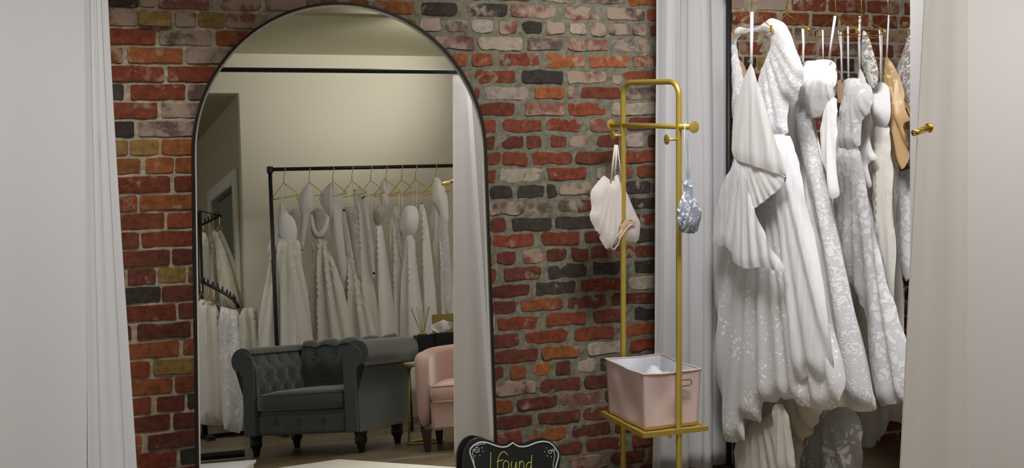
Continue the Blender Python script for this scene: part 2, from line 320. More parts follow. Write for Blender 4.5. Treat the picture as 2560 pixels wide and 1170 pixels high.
# ---------------------------------------------------------------- brick wall
def build_brick_wall():
    C = dict(R=(.205, .055, .028), O=(.28, .092, .034), Y=(.29, .18, .06), P=(.215, .095, .070), G=(.14, .098, .082), D=(.055, .043, .038), B=(.140, .044, .028), W=(.38, .32, .27))
    LM = dict(R=.20, O=.20, Y=.10, P=.34, G=.33, D=.20, B=.18, W=.34)
    rows = {
     -3: 'R 2000 2090,R 2100 2200,G 2208 2245,B 2252 2330',
     -2: 'B 1235 1330,G 1345 1440,G 1450 1560,O 1570 1642,P 1815 1860,W 1890 1963,R 1978 2063,R 2070 2160,R 2167 2245,R 2260 2330',
     -1: 'D 268 347,P 351 388,P 395 525,W 528 550,P 554 650,P 662 760,O 930 1035,D 1052 1140,D 1168 1268,P 1275 1387,P 1410 1500,G 1515 1608,R 1617 1650,O 1815 1875,O 1880 1940,O 1955 2020,R 2030 2092,O 2100 2170,R 2180 2240,R 2250 2330',
     0: 'P 268 343,Y 345 428,G 438 490,Y 497 562,P 568 670,W 1048 1100,G 1115 1165,W 1178 1232,P 1245 1293,D 1305 1352,P 1365 1410,W 1424 1466,P 1475 1515,G 1524 1575,P 1582 1615,R 1625 1660,P 1840 1895,G 1985 2045,P 2055 2100,R 2108 2205,P 2215 2290,D 2297 2330',
     1: 'R 268 388,G 398 530,O 540 640,P 1085 1185,W 1195 1304,G 1318 1405,P 1420 1520,G 1535 1630,R 1850 1915,R 1995 2040,R 2048 2100,G 2107 2150,R 2160 2230,P 2240 2330',
     2: 'O 268 306,O 318 456,G 466 575,O 1125 1168,O 1180 1232,R 1250 1346,O 1359 1462,O 1472 1570,R 1580 1660,D 1860 1890,Y 1893 1910,B 2000 2040,D 2090 2135,R 2150 2240,G 2250 2330',
     3: 'R 268 408,R 418 545,R 1155 1172,R 1187 1288,D 1304 1407,P 1418 1515,P 1531 1552,R 1558 1640',
     4: 'D 268 308,R 326 463,G 472 530,R 1178 1198,W 1212 1320,O 1335 1410,P 1420 1438,R 1452 1550,G 1562 1640',
     5: 'R 268 393,G 402 520,R 1198 1288,P 1312 1412,R 1421 1513,W 1527 1640',
     6: 'D 268 334,G 346 500,R 1200 1240,R 1256 1355,R 1366 1455,P 1475 1545,B 1570 1645',
     7: 'Y 268 320,Y 326 395,O 404 500,B 1215 1238,B 1254 1305,B 1313 1355,B 1375 1415,P 1425 1472,B 1494 1545,W 1563 1608,B 1617 1650',
     8: 'O 268 350,O 362 432,O 438 500,R 1215 1252,R 1258 1318,R 1328 1430,R 1440 1533,R 1545 1640',
     9: 'R 270 424,R 436 500,R 1215 1238,W 1248 1352,R 1366 1465,W 1490 1515,P 1540 1580,R 1592 1640',
     10: 'R 270 343,O 350 490,D 1225 1278,D 1293 1358,D 1365 1393,G 1400 1480,D 1560 1625',
     11: 'R 270 411,R 418 500,G 1220 1312,G 1322 1385,G 1395 1440,B 1445 1485,D 1575 1640',
     12: 'B 270 347,R 354 490,B 1225 1266,D 1278 1378,D 1388 1490,B 1500 1600',
     13: 'B 280 425,B 430 500,R 1233 1335,R 1353 1448,B 1460 1560',
     14: 'R 280 312,B 320 388,Y 395 463,B 470 510,B 1242 1290,P 1306 1357,B 1367 1415,B 1428 1470,B 1478 1530,B 1588 1640',
     15: 'D 290 400,B 405 500,R 1222 1240,B 1257 1352,D 1367 1466,D 1480 1550,D 1585 1640',
     16: 'R 300 438,B 446 520,B 1228 1324,D 1338 1438,R 1452 1555,W 1570 1640',
     17: 'B 300 328,B 342 476,B 1230 1290,O 1304 1405,B 1420 1516,B 1530 1640',
     18: 'O 300 447,R 458 520,R 1244 1344,R 1362 1465,B 1482 1565,D 1585 1640',
     19: 'R 300 375,Y 384 495,B 1228 1296,R 1313 1417,R 1434 1535,O 1560 1640',
     20: 'O 300 430,R 438 520,B 1232 1340,O 1352 1450,W 1468 1555,R 1572 1640',
     21: 'R 300 378,B 392 462,D 468 520,B 1232 1258,O 1273 1316,O 1333 1375,B 1390 1430,W 1445 1490,D 1498 1560',
     22: 'B 310 425,B 433 520,P 1236 1338,B 1350 1450,B 1460 1560',
     23: 'O 310 355,B 370 500,O 1236 1280,B 1295 1390,P 1405 1500,B 1512 1570',
     24: 'R 310 440,D 450 520,B 1236 1330,B 1345 1450,B 1460 1570',
     25: 'R 1236 1305,O 1322 1415,B 1430 1525,B 1535 1600',
     26: 'B 1240 1300,R 1310 1385,B 1395 1455,B 1465 1550,R 1580 1640',
     27: 'G 1300 1400,P 1425 1520,B 1530 1610'}
    top = lambda k: 1.935-.0677*k
    V = []; F = []; T = []
    rng = random.Random(11)
    def brick(x0, x1, z0, z1, code, out=None):
        base = C[code]; j = rng.uniform(.8, 1.18); col = tuple(min(.8, c*j*rng.uniform(.93, 1.07)) for c in base); a = LM[code]+rng.uniform(-.05, .05)
        if z0 > 1.62 and x0 < 4.5: a += .05
        wv, hv = x1-x0, z1-z0; r = min(.006, wv*.2)
        nx = max(3, int(wv/.02)); P = []
        def side(p, q, n): return [(p[0]+(q[0]-p[0])*i/n, p[1]+(q[1]-p[1])*i/n) for i in range(n)]
        cs = [(x0+r, z0), (x1-r, z0), (x1, z0+r), (x1, z1-r), (x1-r, z1), (x0+r, z1), (x0, z1-r), (x0, z0+r)]
        for i in range(8):
            n = nx if i in (0, 4) else (2 if i in (2, 6) else 1)
            P += side(cs[i], cs[(i+1) % 8], n)
        rough = .0022 if x0 < .75 or x0 > 2.9 else .0045
        J = [(rng.gauss(0, rough), rng.gauss(0, rough)) for p in P]
        for _ in range(1): J = [tuple((J[i-1][c]+2*J[i][c]+J[(i+1) % len(J)][c])/4 for c in (0, 1)) for i in range(len(J))]
        if rough > .004: P = [((P[i-1][0]+4*P[i][0]+P[(i+1) % len(P)][0])/6, (P[i-1][1]+4*P[i][1]+P[(i+1) % len(P)][1])/6) for i in range(len(P))]
        P = [(p[0]+q[0], p[1]+q[1]) for p, q in zip(P, J)]
        cx, cz = (x0+x1)/2, (z0+z1)/2; d = out or (rng.uniform(.005, .012) if x0 < .8 else rng.uniform(.003, .008)); tx, tz = rng.gauss(0, .010), rng.gauss(0, .02)
        n = len(P); k = len(V)
        for (f, dep) in ((1.0, .006), (1.0, -d*.65), (.985, -d)):
            for p in P:
                q = (cx+(p[0]-cx)*(1-(1-f)*.04/max(wv, .04)*4), cz+(p[1]-cz)*(1-(1-f)*4))
                V.append((q[0], dep+((q[0]-cx)*tx+(q[1]-cz)*tz if dep < 0 else 0), q[1])); T.append((*col, a))
        for L in range(2):
            for i in range(n): F.append((k+L*n+i, k+L*n+(i+1) % n, k+(L+1)*n+(i+1) % n, k+(L+1)*n+i))
        F.append(tuple(k+2*n+i for i in range(n)))
    for k in range(-19, 29):
        z1 = top(k); z0 = top(k+1)
        spans = []
        for it in rows.get(k, '').split(','):
            if it:
                c, a, b_ = it.split(); spans.append((wallx(float(a)), wallx(float(b_)), c))
        spans.sort()
        x = -1.2+rng.uniform(0, .2)
        allb = []
        for s in spans+[(6.0, 6.0, None)]:
            while s[0]-x > .07:
                L = rng.choice((.20, .20, .205, .195, .098)); gap = s[0]-x
                if gap < .26: L = gap-.012
                hi = k < 2
                c = rng.choices('ROYPGDBW', (28, 14, 3, 8, 7, 9, 28, 2) if not hi else (18, 14, 4, 22, 18, 8, 8, 8))[0]
                allb.append((x, x+L, c)); x += L+.012
            if s[2]: allb.append(s)
            x = s[1]+.012
        for (a, b_, c) in allb:
            m = .0055 if (a < .8) else (.0085 if a < 2.7 else .006)
            dz = (a > .9)*rng.gauss(0, .001)
            brick(a, b_, z0+m+dz, z1-m+dz, c, .03 if (k == 0 and c == 'Y' and a < .47) else None)
    # mortar bed
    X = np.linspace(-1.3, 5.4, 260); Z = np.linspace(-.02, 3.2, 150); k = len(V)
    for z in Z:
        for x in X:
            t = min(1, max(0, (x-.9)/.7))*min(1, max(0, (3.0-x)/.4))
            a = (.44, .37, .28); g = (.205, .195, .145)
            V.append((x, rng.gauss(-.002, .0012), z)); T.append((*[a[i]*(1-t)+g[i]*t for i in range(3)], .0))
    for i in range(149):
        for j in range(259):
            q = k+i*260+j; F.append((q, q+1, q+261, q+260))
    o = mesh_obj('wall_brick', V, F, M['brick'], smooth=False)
    at = o.data.color_attributes.new('tone', 'FLOAT_COLOR', 'POINT'); at.data.foreach_set('color', np.array(T, dtype=np.float32).ravel())
    tag(o, kind='structure')
    slab('wall_brick_core', -1.3, .012, 0, 5.4, .2, 3.2, M['brick'])
build_brick_wall()

# ---------------------------------------------------------------- cloth panel tool
def smooth_poly(P, it=1):
    for _ in range(it):
        Q = []
        for i in range(len(P)):
            a, b_ = P[i], P[(i+1) % len(P)]
            Q.append((a[0]*.78+b_[0]*.22, a[1]*.78+b_[1]*.22)); Q.append((a[0]*.22+b_[0]*.78, a[1]*.22+b_[1]*.78))
        P = Q
    return P
def inside(P, x, y):
    c = np.zeros(x.shape, bool); n = len(P)
    for i in range(n):
        x1, y1 = P[i]; x2, y2 = P[(i+1) % n]
        if y1 == y2: continue
        c ^= ((y1 > y) != (y2 > y)) & (x < (x2-x1)*(y-y1)/(y2-y1)+x1)
    return c
def bdist(Ps, x, y):
    d = np.full(x.shape, 9.)
    for P in Ps:
        for i in range(len(P)):
            x1, y1 = P[i]; x2, y2 = P[(i+1) % len(P)]; dx, dy = x2-x1, y2-y1; L = dx*dx+dy*dy+1e-12
            t = np.clip(((x-x1)*dx+(y-y1)*dy)/L, 0, 1); d = np.minimum(d, np.hypot(x-x1-t*dx, y-y1-t*dy))
    return d
def panel(name, outline, mat, parent, P0, ang=90, T=.03, R=ray_direct, folds=None, res=.014, holes=(), sm=1, round_=None, wob=.0, seed=0):
    """puffed cloth body filling an outline; lies in the vertical plane through P0 whose horizontal direction makes
    `ang` degrees with the wall (90 = hanging square to the wall). folds=(apex px, number, depth, reach)"""
    e = Vector((math.cos(math.radians(ang)), math.sin(math.radians(ang)), 0)); nn = Vector((e.y, -e.x, 0)); P0 = Vector(P0)
    def conv(p):
        o, d = R(*p); t = (P0-o).dot(nn)/d.dot(nn); q = o+d*t
        return ((q-P0).dot(e), q.z)
    O = [conv(p) for p in (smooth_poly(outline, sm) if sm else outline)]; H = [[conv(p) for p in (smooth_poly(h_, 1))] for h_ in holes]
    def dens(P):
        Q = []
        for i in range(len(P)):
            a, b_ = P[i], P[(i+1) % len(P)]; L = math.hypot(b_[0]-a[0], b_[1]-a[1]); n = max(1, int(L/res))
            Q += [(a[0]+(b_[0]-a[0])*k/n, a[1]+(b_[1]-a[1])*k/n) for k in range(n)]
        return Q
    O = dens(O); H = [dens(h_) for h_ in H]
    xs = [p[0] for p in O]; ys = [p[1] for p in O]
    gx, gy = np.meshgrid(np.arange(min(xs), max(xs), res), np.arange(min(ys), max(ys), res*1.25))
    gx = gx+(np.arange(gx.shape[0]) % 2)[:, None]*res*.5; gx = gx.ravel(); gy = gy.ravel()
    ok = inside(O, gx, gy)
    for h_ in H: ok &= ~inside(h_, gx, gy)
    d = bdist([O]+H, gx, gy); ok &= d > res*.45
    pts = [Vector(p) for p in O]; ed = [(i, (i+1) % len(O)) for i in range(len(O))]
    for h_ in H:
        k = len(pts); pts += [Vector(p) for p in h_]; ed += [(k+i, k+(i+1) % len(h_)) for i in range(len(h_))]
    pts += [Vector((a, b_)) for a, b_ in zip(gx[ok], gy[ok])]
    v2, e2, f2, *_ = delaunay_2d_cdt(pts, ed, [], 0, 1e-6)
    vx = np.array([v.x for v in v2]); vy = np.array([v.y for v in v2])
    keep = []
    cx = np.array([np.mean([vx[i] for i in f]) for f in f2]); cy = np.array([np.mean([vy[i] for i in f]) for f in f2])
    inn = inside(O, cx, cy)
    for h_ in H: inn &= ~inside(h_, cx, cy)
    keep = [f for f, k in zip(f2, inn) if k]
    D = bdist([O]+H, vx, vy); rr = max(T*1.5, (round_ or .03))*1.5
    off = T*np.sin(np.pi/2*np.clip(D/rr, 0, 1))
    wv = np.zeros(len(vx))
    if folds:
        for (ap, k, amp, reach) in (folds if isinstance(folds[0][0], tuple) or isinstance(folds[0][0], list) else [folds]):
            ax, ay = conv(ap); a = np.arctan2(vx-ax, np.maximum(ay-vy, .02)); g = np.clip((ay-vy)/reach, 0, 1)
            wv += amp*g*(np.sin(a*k+seed)+.28*np.sin(a*k*1.73+1+seed*2)+.4*np.sin(a*k*.61+seed*3))
    if wob: wv += wob*(np.sin(vx*31+vy*17+seed)+np.sin(vy*23-vx*11+seed*1.7))
    used = sorted({i for f in keep for i in f}); fr = {}; V = []; bound = D < 1e-5
    bk = {}
    for i in used:
        q = P0+e*float(vx[i]); fr[i] = len(V); o_ = float(off[i]+wv[i]); V.append((q.x+nn.x*o_, q.y+nn.y*o_, float(vy[i])))
        if bound[i]: bk[i] = fr[i]
        else:
            bk[i] = len(V); o_ = float(-off[i]+wv[i]); V.append((q.x+nn.x*o_, q.y+nn.y*o_, float(vy[i])))
    F = [tuple(fr[i] for i in f) for f in keep]+[tuple(bk[i] for i in reversed(f)) for f in keep if not all(bound[i] for i in f)]
    return autosmooth(mesh_obj(name, V, F, mat, parent), 80)
def ribbon(name, pts, wd, mat, parent):
    b_ = MB()
    b_.tube(pts, wd/2, 6)
    return b_.build(name, mat, parent, True)
def strip_curtain(name, x0a, x1a, x0b, x1b, y, z0, z1, n, amp, mat, seed=0, parent=None, yb=None, bulge=None):
    """pleated curtain; spans x0a..x1a at the top, x0b..x1b at the bottom"""
    rg = random.Random(seed); ph = [rg.uniform(0, 6.3) for _ in range(4)]
    V = []; F = []; U = max(50, n*16); W = 36
    for j in range(W+1):
        t = j/W; z = z1+(z0-z1)*t
        a = x0a+(x0b-x0a)*t; b_ = x1a+(x1b-x1a)*t
        if bulge: a += bulge(t, 0); b_ += bulge(t, 1)
        for i in range(U+1):
            u = i/U; s = u+.012*math.sin(6*t+ph[0]+u*9)
            yy = y+amp*(math.sin(2*math.pi*n*s+ph[1])+.35*math.sin(2*math.pi*n*2.3*s+ph[2]+t)+.2*math.sin(9*t+ph[3]+5*u))*(.65+.35*t)
            V.append((a+(b_-a)*u+amp*.35*math.sin(4*math.pi*n*s+ph[2]), yy, z))
    for j in range(W):
        for i in range(U):
            q = j*(U+1)+i; F.append((q, q+1, q+U+2, q+U+1))
    o = mesh_obj(name, V, F, mat, parent)
    so = o.modifiers.new('thick', 'SOLIDIFY'); so.thickness = .0025
    return o

# ---------------------------------------------------------------- curtains
def xat(px, Y): return wallx(px)*(Y-CY)/(-CY)
YC = -2.0
cu = strip_curtain('curtain', xat(205, YC), xat(248, YC), xat(222, YC), xat(388, YC), YC, .02, 2.13, 2, .008, M['curtain'], 3,
                   bulge=lambda t, s: (-.004*math.sin(t*7) if s else 0))
tag(cu, 'white curtain gathered at the left side of the brick wall and tall mirror', 'curtain')
cu = strip_curtain('curtain', xat(2322, YC), xat(2420, YC), xat(2222, YC), xat(2420, YC), YC, .02, 2.13, 1, .005, M['curtain_warm'], 8)
tag(cu, 'ivory curtain at the right edge beside the hanging gowns, with gold holdback', 'curtain')
hb = worldthing('curtain_holdback', atY(2320, 322, -2.0), 'short gold peg sticking out through the ivory curtain on the right', 'curtain holdback')
p0 = atY(2284, 333, -2.045); p1 = atY(2321, 320, -2.035)
MB().tube([p0, p0.lerp(p1, .12), p1], [.0085, .0095, .0095], 16).build('peg', M['brass'], hb, True)
MB().lathe([(.004, 0), (.013, .001), (.013, .004), (.004, .005)], n=16, M4=Matrix.Translation(p1) @ Vector((p1-p0)).to_track_quat('Z', 'Y').to_matrix().to_4x4()).build('rosette', M['brass'], hb)
rod = MB().tube([(-.6, YC, 2.15), (4.4, YC, 2.15)], .013, 12).build('curtain_rod', M['black'], smooth=True)
tag(rod, 'black curtain rod across the fitting room opening, seen in the tall mirror', 'curtain rod')
YM = -.10
cu = strip_curtain('curtain', wallx(1636)*(4.63/4.73), wallx(1811)*(4.63/4.73), wallx(1624)*(4.63/4.73), wallx(1822)*(4.63/4.73), YM, .02, 2.75, 3, .026, M['curtain_dimmed'], 21,
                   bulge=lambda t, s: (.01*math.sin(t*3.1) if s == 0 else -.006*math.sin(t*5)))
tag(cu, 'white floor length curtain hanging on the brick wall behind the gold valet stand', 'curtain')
rodw = MB().tube([(2.45, YM, 2.77), (3.0, YM, 2.77)], .012, 12).tube([(2.47, YM, 2.77), (2.47, .0, 2.77)], .008).build('curtain_rod', M['black'], smooth=True)
tag(rodw, 'short black rod carrying the white curtain behind the gold stand', 'curtain rod')

# ---------------------------------------------------------------- tall arched mirror
MW = .5765; MH = 1.988
mi = empty('arched_mirror', (1.2055, MFOOT, 0), (-LEAN, 0, 0)); tag(mi, 'tall arched floor mirror with thin black frame leaning on the brick wall', 'mirror')
def arch(w_, h_, n=48, z0=0.0):
    r = w_; P = [(-w_, z0)]+[(-r*math.cos(math.pi*i/n), h_-r+r*math.sin(math.pi*i/n)) for i in range(n+1)]+[(w_, z0)]
    return P
def arch_ring(name, wo, ho, zo, wi, hi, zi, y0, y1, mat, inner_y0=None):
    A = arch(wo, ho, z0=zo); B = arch(wi, hi, z0=zi); n = len(A); V = []; F = []
    iy = y0 if inner_y0 is None else inner_y0
    for (P, y) in ((A, y0), (B, iy), (B, y1), (A, y1)): V += [(p[0], y, p[1]) for p in P]
    for L in range(4):
        for i in range(n):
            j = (i+1) % n; a = L*n; c = ((L+1) % 4)*n
            F.append((a+i, a+j, c+j, c+i))
    return autosmooth(mesh_obj(name, V, F, mat, mi))
arch_ring('frame', MW, MH, 0, MW-.0095, MH-.0095, .0095, -.018, .014, M['black'])
arch_ring('bevelled_edge', MW-.0095, MH-.0095, .0095, MW-.0175, MH-.0175, .0175, -.005, .004, M['bevel_glint'], -.0005)
P = arch(MW-.0165, MH-.0165, z0=.0165)
V = [(p[0], 0, p[1]) for p in P]+[(p[0], .004, p[1]) for p in P]; n = len(P)
mesh_obj('mirror_glass', V, [tuple(range(n))[::-1], tuple(range(n, 2*n))]+[(i, (i+1) % n, n+(i+1) % n, n+i) for i in range(n)], M['glass'], mi, False)

# ---------------------------------------------------------------- gold valet stand
XN, YN, XF, YF = 2.372, -.600, 2.322, -.235
vs = worldthing('valet_stand', ((XN+XF)/2, (YN+YF)/2, 0), 'gold metal valet stand with peg hooks and a low shelf', 'valet stand')
def L2(t, z): return Vector((XF+(XN-XF)*t, YF+(YN-YF)*t, z))
ZT = 1.672; rc = .055; dlen = (L2(1, 0)-L2(0, 0)).length
pts = [L2(0, .0), L2(0, .4), L2(0, 1.0), L2(0, ZT-rc)]
for i in range(1, 8):
    a = math.pi/2*i/8; pts.append(L2(rc*(1-math.cos(a))/dlen, ZT-rc+rc*math.sin(a)))
pts.append(L2(rc/dlen, ZT)); pts.append(L2(1-rc/dlen, ZT))
for i in range(1, 8):
    a = math.pi/2*i/8; pts.append(L2(1-rc/dlen+rc*math.sin(a)/dlen, ZT-rc+rc*math.cos(a)))
pts += [L2(1, ZT-rc), L2(1, 1), L2(1, .4), L2(1, 0)]
autosmooth(MB().tube(pts, .0115, 16).build('frame', M['gold'], vs), 60)
a, b_ = L2(-.22, 1.5), L2(1.24, 1.5)
MB().tube([a, b_], .0105, 14).build('crossbar', M['gold'], vs, True)
def disc(c, d, r=.021, name='hook_disc', th=.006):
    q = Vector(d).to_track_quat('Z', 'Y').to_matrix().to_4x4()
    return autosmooth(MB().lathe([(r*.9, 0), (r, .001), (r, th-.001), (r*.9, th)], n=28, M4=Matrix.Translation(c) @ q).build(name, M['gold'], vs))
dd = (b_-a).normalized(); disc(b_, dd, .0225); disc(a, -dd, .0225)
for (t, z, ln) in ((1, 1.452, .05), (0, 1.458, .045)):
    c = L2(t, z); e = c+Vector((-ln, 0, 0)); MB().tube([c, e], .0055, 10).build('hook_stub', M['gold'], vs, True); disc(e, (-1, 0, 0), .0195)
for (t, z) in ((1, 1.452), (0, 1.458)):
    pass
SZ = .35
sh = MB().box(2.222, -.604, SZ-.010, 2.479, -.266, SZ-.002)
for (x0, y0, x1, y1) in ((2.210, -.616, 2.491, -.604), (2.210, -.266, 2.491, -.254), (2.210, -.604, 2.222, -.266), (2.479, -.604, 2.491, -.266)): sh.box(x0, y0, SZ-.016, x1, y1, SZ+.002)
sh.build('shelf', M['gold'], vs)
MB().tube([L2(1, SZ-.012), L2(0, SZ-.012)], .006, 8).build('shelf_support', M['gold'], vs, True)
sc = MB().lathe([(.004, 0), (.006, .004), (.006, .012), (.003, .014)], (2.33, -.606, SZ-.032), 12).build('screw', M['brass'], vs)
MB().box(XN-.02, YN-.17, 0, XN+.02, YN+.03, .018, bev=.006).build('foot', M['gold'], vs)
MB().box(XF-.02, YF-.03, 0, XF+.02, YF+.15, .018, bev=.006).build('foot', M['gold'], vs)

# blush storage bin on the shelf
def bilerp(c, u, v): return c[0]*(1-u)*(1-v)+c[1]*u*(1-v)+c[2]*u*v+c[3]*(1-u)*v
bot = [Vector((2.236, -.583, SZ+.003)), Vector((2.467, -.578, SZ+.003)), Vector((2.467, -.285, SZ+.003)), Vector((2.232, -.285, SZ+.003))]
topc = [Vector((2.228, -.588, .566)), Vector((2.478, -.584, .566)), Vector((2.472, -.275, .566)), Vector((2.222, -.275, .566))]
bn = worldthing('storage_bin', ((bot[0]+bot[2])/2), 'blush pink fabric storage bin with metal ring handle on the gold stand shelf', 'storage bin')
def bin_side(inset=0, seed=0):
    V = []; F = []; N = 20; K = 14; ring = []
    for j in range(K+1):
        t = j/K; c = [bot[i].lerp(topc[i], t) for i in range(4)]; ce = sum(c, Vector())/4
        for s in range(4):
            p, q = c[s], c[(s+1) % 4]; nrm = Vector(((q-p).y, -(q-p).x, 0)).normalized()
            for i in range(N):
                u = i/N; m = math.sin(math.pi*u)
                sag = -.008*m*math.sin(math.pi*t)+.004*math.sin(9*u+5*t+s)*m+.006*m*max(0, math.sin((u*2.2-t*1.4+s)*3))*math.sin(math.pi*t)
                pt = p.lerp(q, u)+nrm*(sag-inset); pt += (Vector((ce.x, ce.y, pt.z))-pt)*(.02*inset/.004 if inset else 0)*.2
                pt.z += (-.004*m if j == K else 0); V.append(pt)
    n = 4*N
    for j in range(K):
        for i in range(n): F.append((j*n+i, j*n+(i+1) % n, (j+1)*n+(i+1) % n, (j+1)*n+i))
    return V, F, n, K
V, F, n, K = bin_side(); F.append(tuple(range(n))[::-1]); o = mesh_obj('bin_body', V, F, M['pinkbox'], bn); rim = V[-n:]
MB().tube(rim, .0035, 6, closed=True).build('rim', M['pinkbox'], bn, True)
V, F, n, K = bin_side(.004); V = [Vector(v)-Vector((0, 0, .002)) for v in V]; F.append(tuple(range(n))); mesh_obj('liner', V, F, M['liner'], bn)
hc = Vector((2.398, -.600, .523)); hl = []
for i in range(24):
    a = 2*math.pi*i/24; cx_, cz_ = (.016 if math.cos(a) > 0 else -.016), 0
    hl.append(hc+Vector((cx_+.0115*math.cos(a), -.002, .0115*math.sin(a))))
MB().tube(hl, .0022, 8, closed=True).build('ring_handle', M['chrome'], bn, True)
# crumpled cloth in the bin
bc = worldthing('folded_cloth', (2.35, -.43, .37), 'crumpled white cloth lying inside the blush storage bin', 'cloth')
V = []; F = []
for j in range(22):
    for i in range(22):
        u, v = i/21, j/21; x = 2.255+.195*u; y = -.556+.245*v
        z = .505+.022*math.sin(7*u+3*v)+.014*math.sin(15*v-6*u)+.01*math.sin(23*u*v+2); e_ = min(u, 1-u, v, 1-v)
        z -= .10*max(0, .12-e_)/.12
        V.append((x, y, z))
for j in range(21):
    for i in range(21): q = j*22+i; F.append((q, q+1, q+23, q+22))
o = mesh_obj('cloth', V, F, M['liner'], bc)
bm = bmesh.new(); bm.from_mesh(o.data); r = bmesh.ops.extrude_face_region(bm, geom=bm.faces[:]); 
for v in [g for g in r['geom'] if isinstance(g, bmesh.types.BMVert)]: v.co.z = SZ+.012
bmesh.ops.recalc_face_normals(bm, faces=bm.faces); bm.to_mesh(o.data); bm.free()

# cream bodice on the far hook
cb = worldthing('bodice', (2.28, -.24, 1.2), 'cream corset bodice dangling by its straps from the left hook of the gold stand', 'bodice')
PB = (2.272, -.235, 0)
panel('shell', [(1510, 438), (1520, 446), (1528, 452), (1534, 440), (1545, 436), (1553, 444), (1562, 470), (1578, 508), (1592, 538), (1601, 556), (1600, 580), (1594, 607), (1576, 604), (1556, 597), (1540, 608), (1524, 620), (1515, 624), (1500, 598), (1484, 566), (1472, 541), (1480, 520), (1476, 500), (1476, 478), (1488, 462), (1502, 446)],
      M['canvas'], cb, PB, 14, .016, folds=((1540, 380), 60, 0.0013, .3), res=.008, sm=1)
panel('lining', [(1550, 560), (1562, 548), (1592, 553), (1590, 562), (1572, 566), (1562, 580), (1556, 592), (1545, 600), (1547, 578)], M['nude'], cb, (2.272, -.262, 0), 14, .004, res=.006)
for i, pp in enumerate(([(1538, 362), (1533, 400), (1528, 452)], [(1541, 362), (1540, 400), (1536, 440)], [(1543, 362), (1549, 410), (1553, 446)])):
    q = [atY(*p, Y=-.255) if False else atY(p[0], p[1], -.25) for p in pp]; ribbon('strap', q, .009 if i < 2 else .006, M['canvas'], cb)
lp = [(1582, 556), (1566, 572), (1552, 592), (1546, 610), (1536, 624), (1528, 622), (1530, 606), (1544, 588), (1560, 572)]
ribbon('tie', [atY(p[0], p[1], -.29) for p in smooth_poly(lp, 1)[:-2]], .004, M['canvas'], cb)
# small organza pouch on the near end of the bar
po = worldthing('pouch', atY(1722, 520, -.66), 'small white lace drawstring pouch hanging on the right pole of the gold stand', 'pouch')
YP = -.655
PO = (atY(1722, 520, YP).x, YP, 0)
panel('bag', [(1703, 450), (1711, 455), (1720, 446), (1731, 449), (1738, 454), (1733, 464), (1731, 476), (1741, 500), (1753, 524), (1752, 545), (1744, 566), (1742, 582), (1722, 584), (1703, 581), (1696, 560), (1693, 535), (1697, 508), (1711, 480), (1710, 466)],
      lace('pouch_lace', (.80, .81, .85), (.26, .29, .36), 52, .30, 0, .16), po, PO, 22, .022, folds=((1722, 440), 54, .004, .15), res=.006)
for pp in ([(1712, 308), (1711, 360), (1715, 410), (1720, 455)], [(1715, 308), (1721, 360), (1724, 410), (1723, 455)]):
    ribbon('drawstring', [atY(p[0], p[1], YP) for p in pp], .0025, M['liner'], po)
q = [atY(p[0], p[1], YP) for p in ((1711, 468), (1722, 471), (1732, 467))]
ribbon('tie', q, .006, M['liner'], po)

# ---------------------------------------------------------------- gown rail on the right
RY = -.5; RZ = 2.07
gr = worldthing('garment_rail', (2.656, RY, 0), 'black pipe garment rail carrying the white gowns beside the brick wall on the right', 'garment rail')
XR0 = atY(1822, 251, -.16).x; UY = -.16
MB().tube([(XR0, UY, .0), (XR0, UY, RZ)], .0125, 14).build('upright', M['pipe'], gr, True)
MB().tube([(XR0, UY, RZ), (XR0, RY, RZ)], .012, 14).build('arm', M['pipe'], gr, True)
MB().tube([(XR0, RY, RZ), (4.4, RY, RZ)], .012, 14).build('rail', M['pipe'], gr, True)
MB().tube([(4.4, RY, 0), (4.4, RY, RZ)], .0125, 14).build('upright', M['pipe'], gr, True)
MB().lathe([(.02, -.02), (.02, .018), (.012, .024)], (XR0, UY, RZ)).build('elbow', M['pipe'], gr)
for x, y in ((XR0, UY), (4.4, RY)): MB().lathe([(.06, 0), (.06, .008), (.02, .014), (.02, .04)], (x, y, 0)).build('foot', M['pipe'], gr)
def hanger(name, c, ang, label, group, rz=RZ, hw=.15, drop=.075, neck=.12, bottom=True, clips=True, rr=.0021, ctr=None):
    h_ = empty(name, (c[0], c[1], 0), (0, 0, math.radians(ang))); tag(h_, label, 'clothes hanger', group)
    r_ = .024; zt = rz+.012+r_*.5
    P = [(0, r_*math.cos(a)+0, rz+.0165-r_+.0+r_*math.sin(a)) for a in [math.radians(x) for x in range(-60, 181, 20)]]
    P = [(r_*math.cos(a), 0, rz+.0145-r_+r_*math.sin(a)) for a in [math.radians(x) for x in range(200, -61, -20)]]
    P += [(.004, 0, rz-.055), (0, 0, rz-neck)]
    MB().tube(P, .0032, 8).build('hook', M['brass'], h_, True)
    z = rz-neck
    tri = [(0, 0, z), (-hw, 0, z-drop), (-hw, 0, z-drop-.012), (hw, 0, z-drop-.012), (hw, 0, z-drop)]
    MB().tube(tri if bottom else tri[:3], rr, 8, closed=bottom).build('wire_frame', M['brass'], h_, True)
    if clips:
        for s in (-1, 1):
            MB().box(s*hw*.9-.006, -.0035, z-drop-.012, s*hw*.9+.006, .0035, z-drop+.014, bev=.002).build('clip', M['brass'], h_)
    return h_
hx = [atY(p, 34, RY) for p in (1880, 1968, 2090, 2155, 2222, 2325)]
hl = ['gold wire hanger nearest the black pipe, carrying the keyhole back gown', 'gold wire hanger second from the black pipe, behind the keyhole back gown',
      'gold wire hanger third from the black pipe, its ribbon holding the ruffled gown', 'gold wire hanger carrying the flower lace gown in the middle of the rail',
      'gold wire hanger above the tan satin top, fifth from the black pipe', 'gold wire hanger nearest the ivory curtain at the right end of the rail']
HANG = [hanger('clothes_hanger', p, 90, l_, 'gold hangers on the gown rail', drop=.07) for p, l_ in zip(hx, hl)]
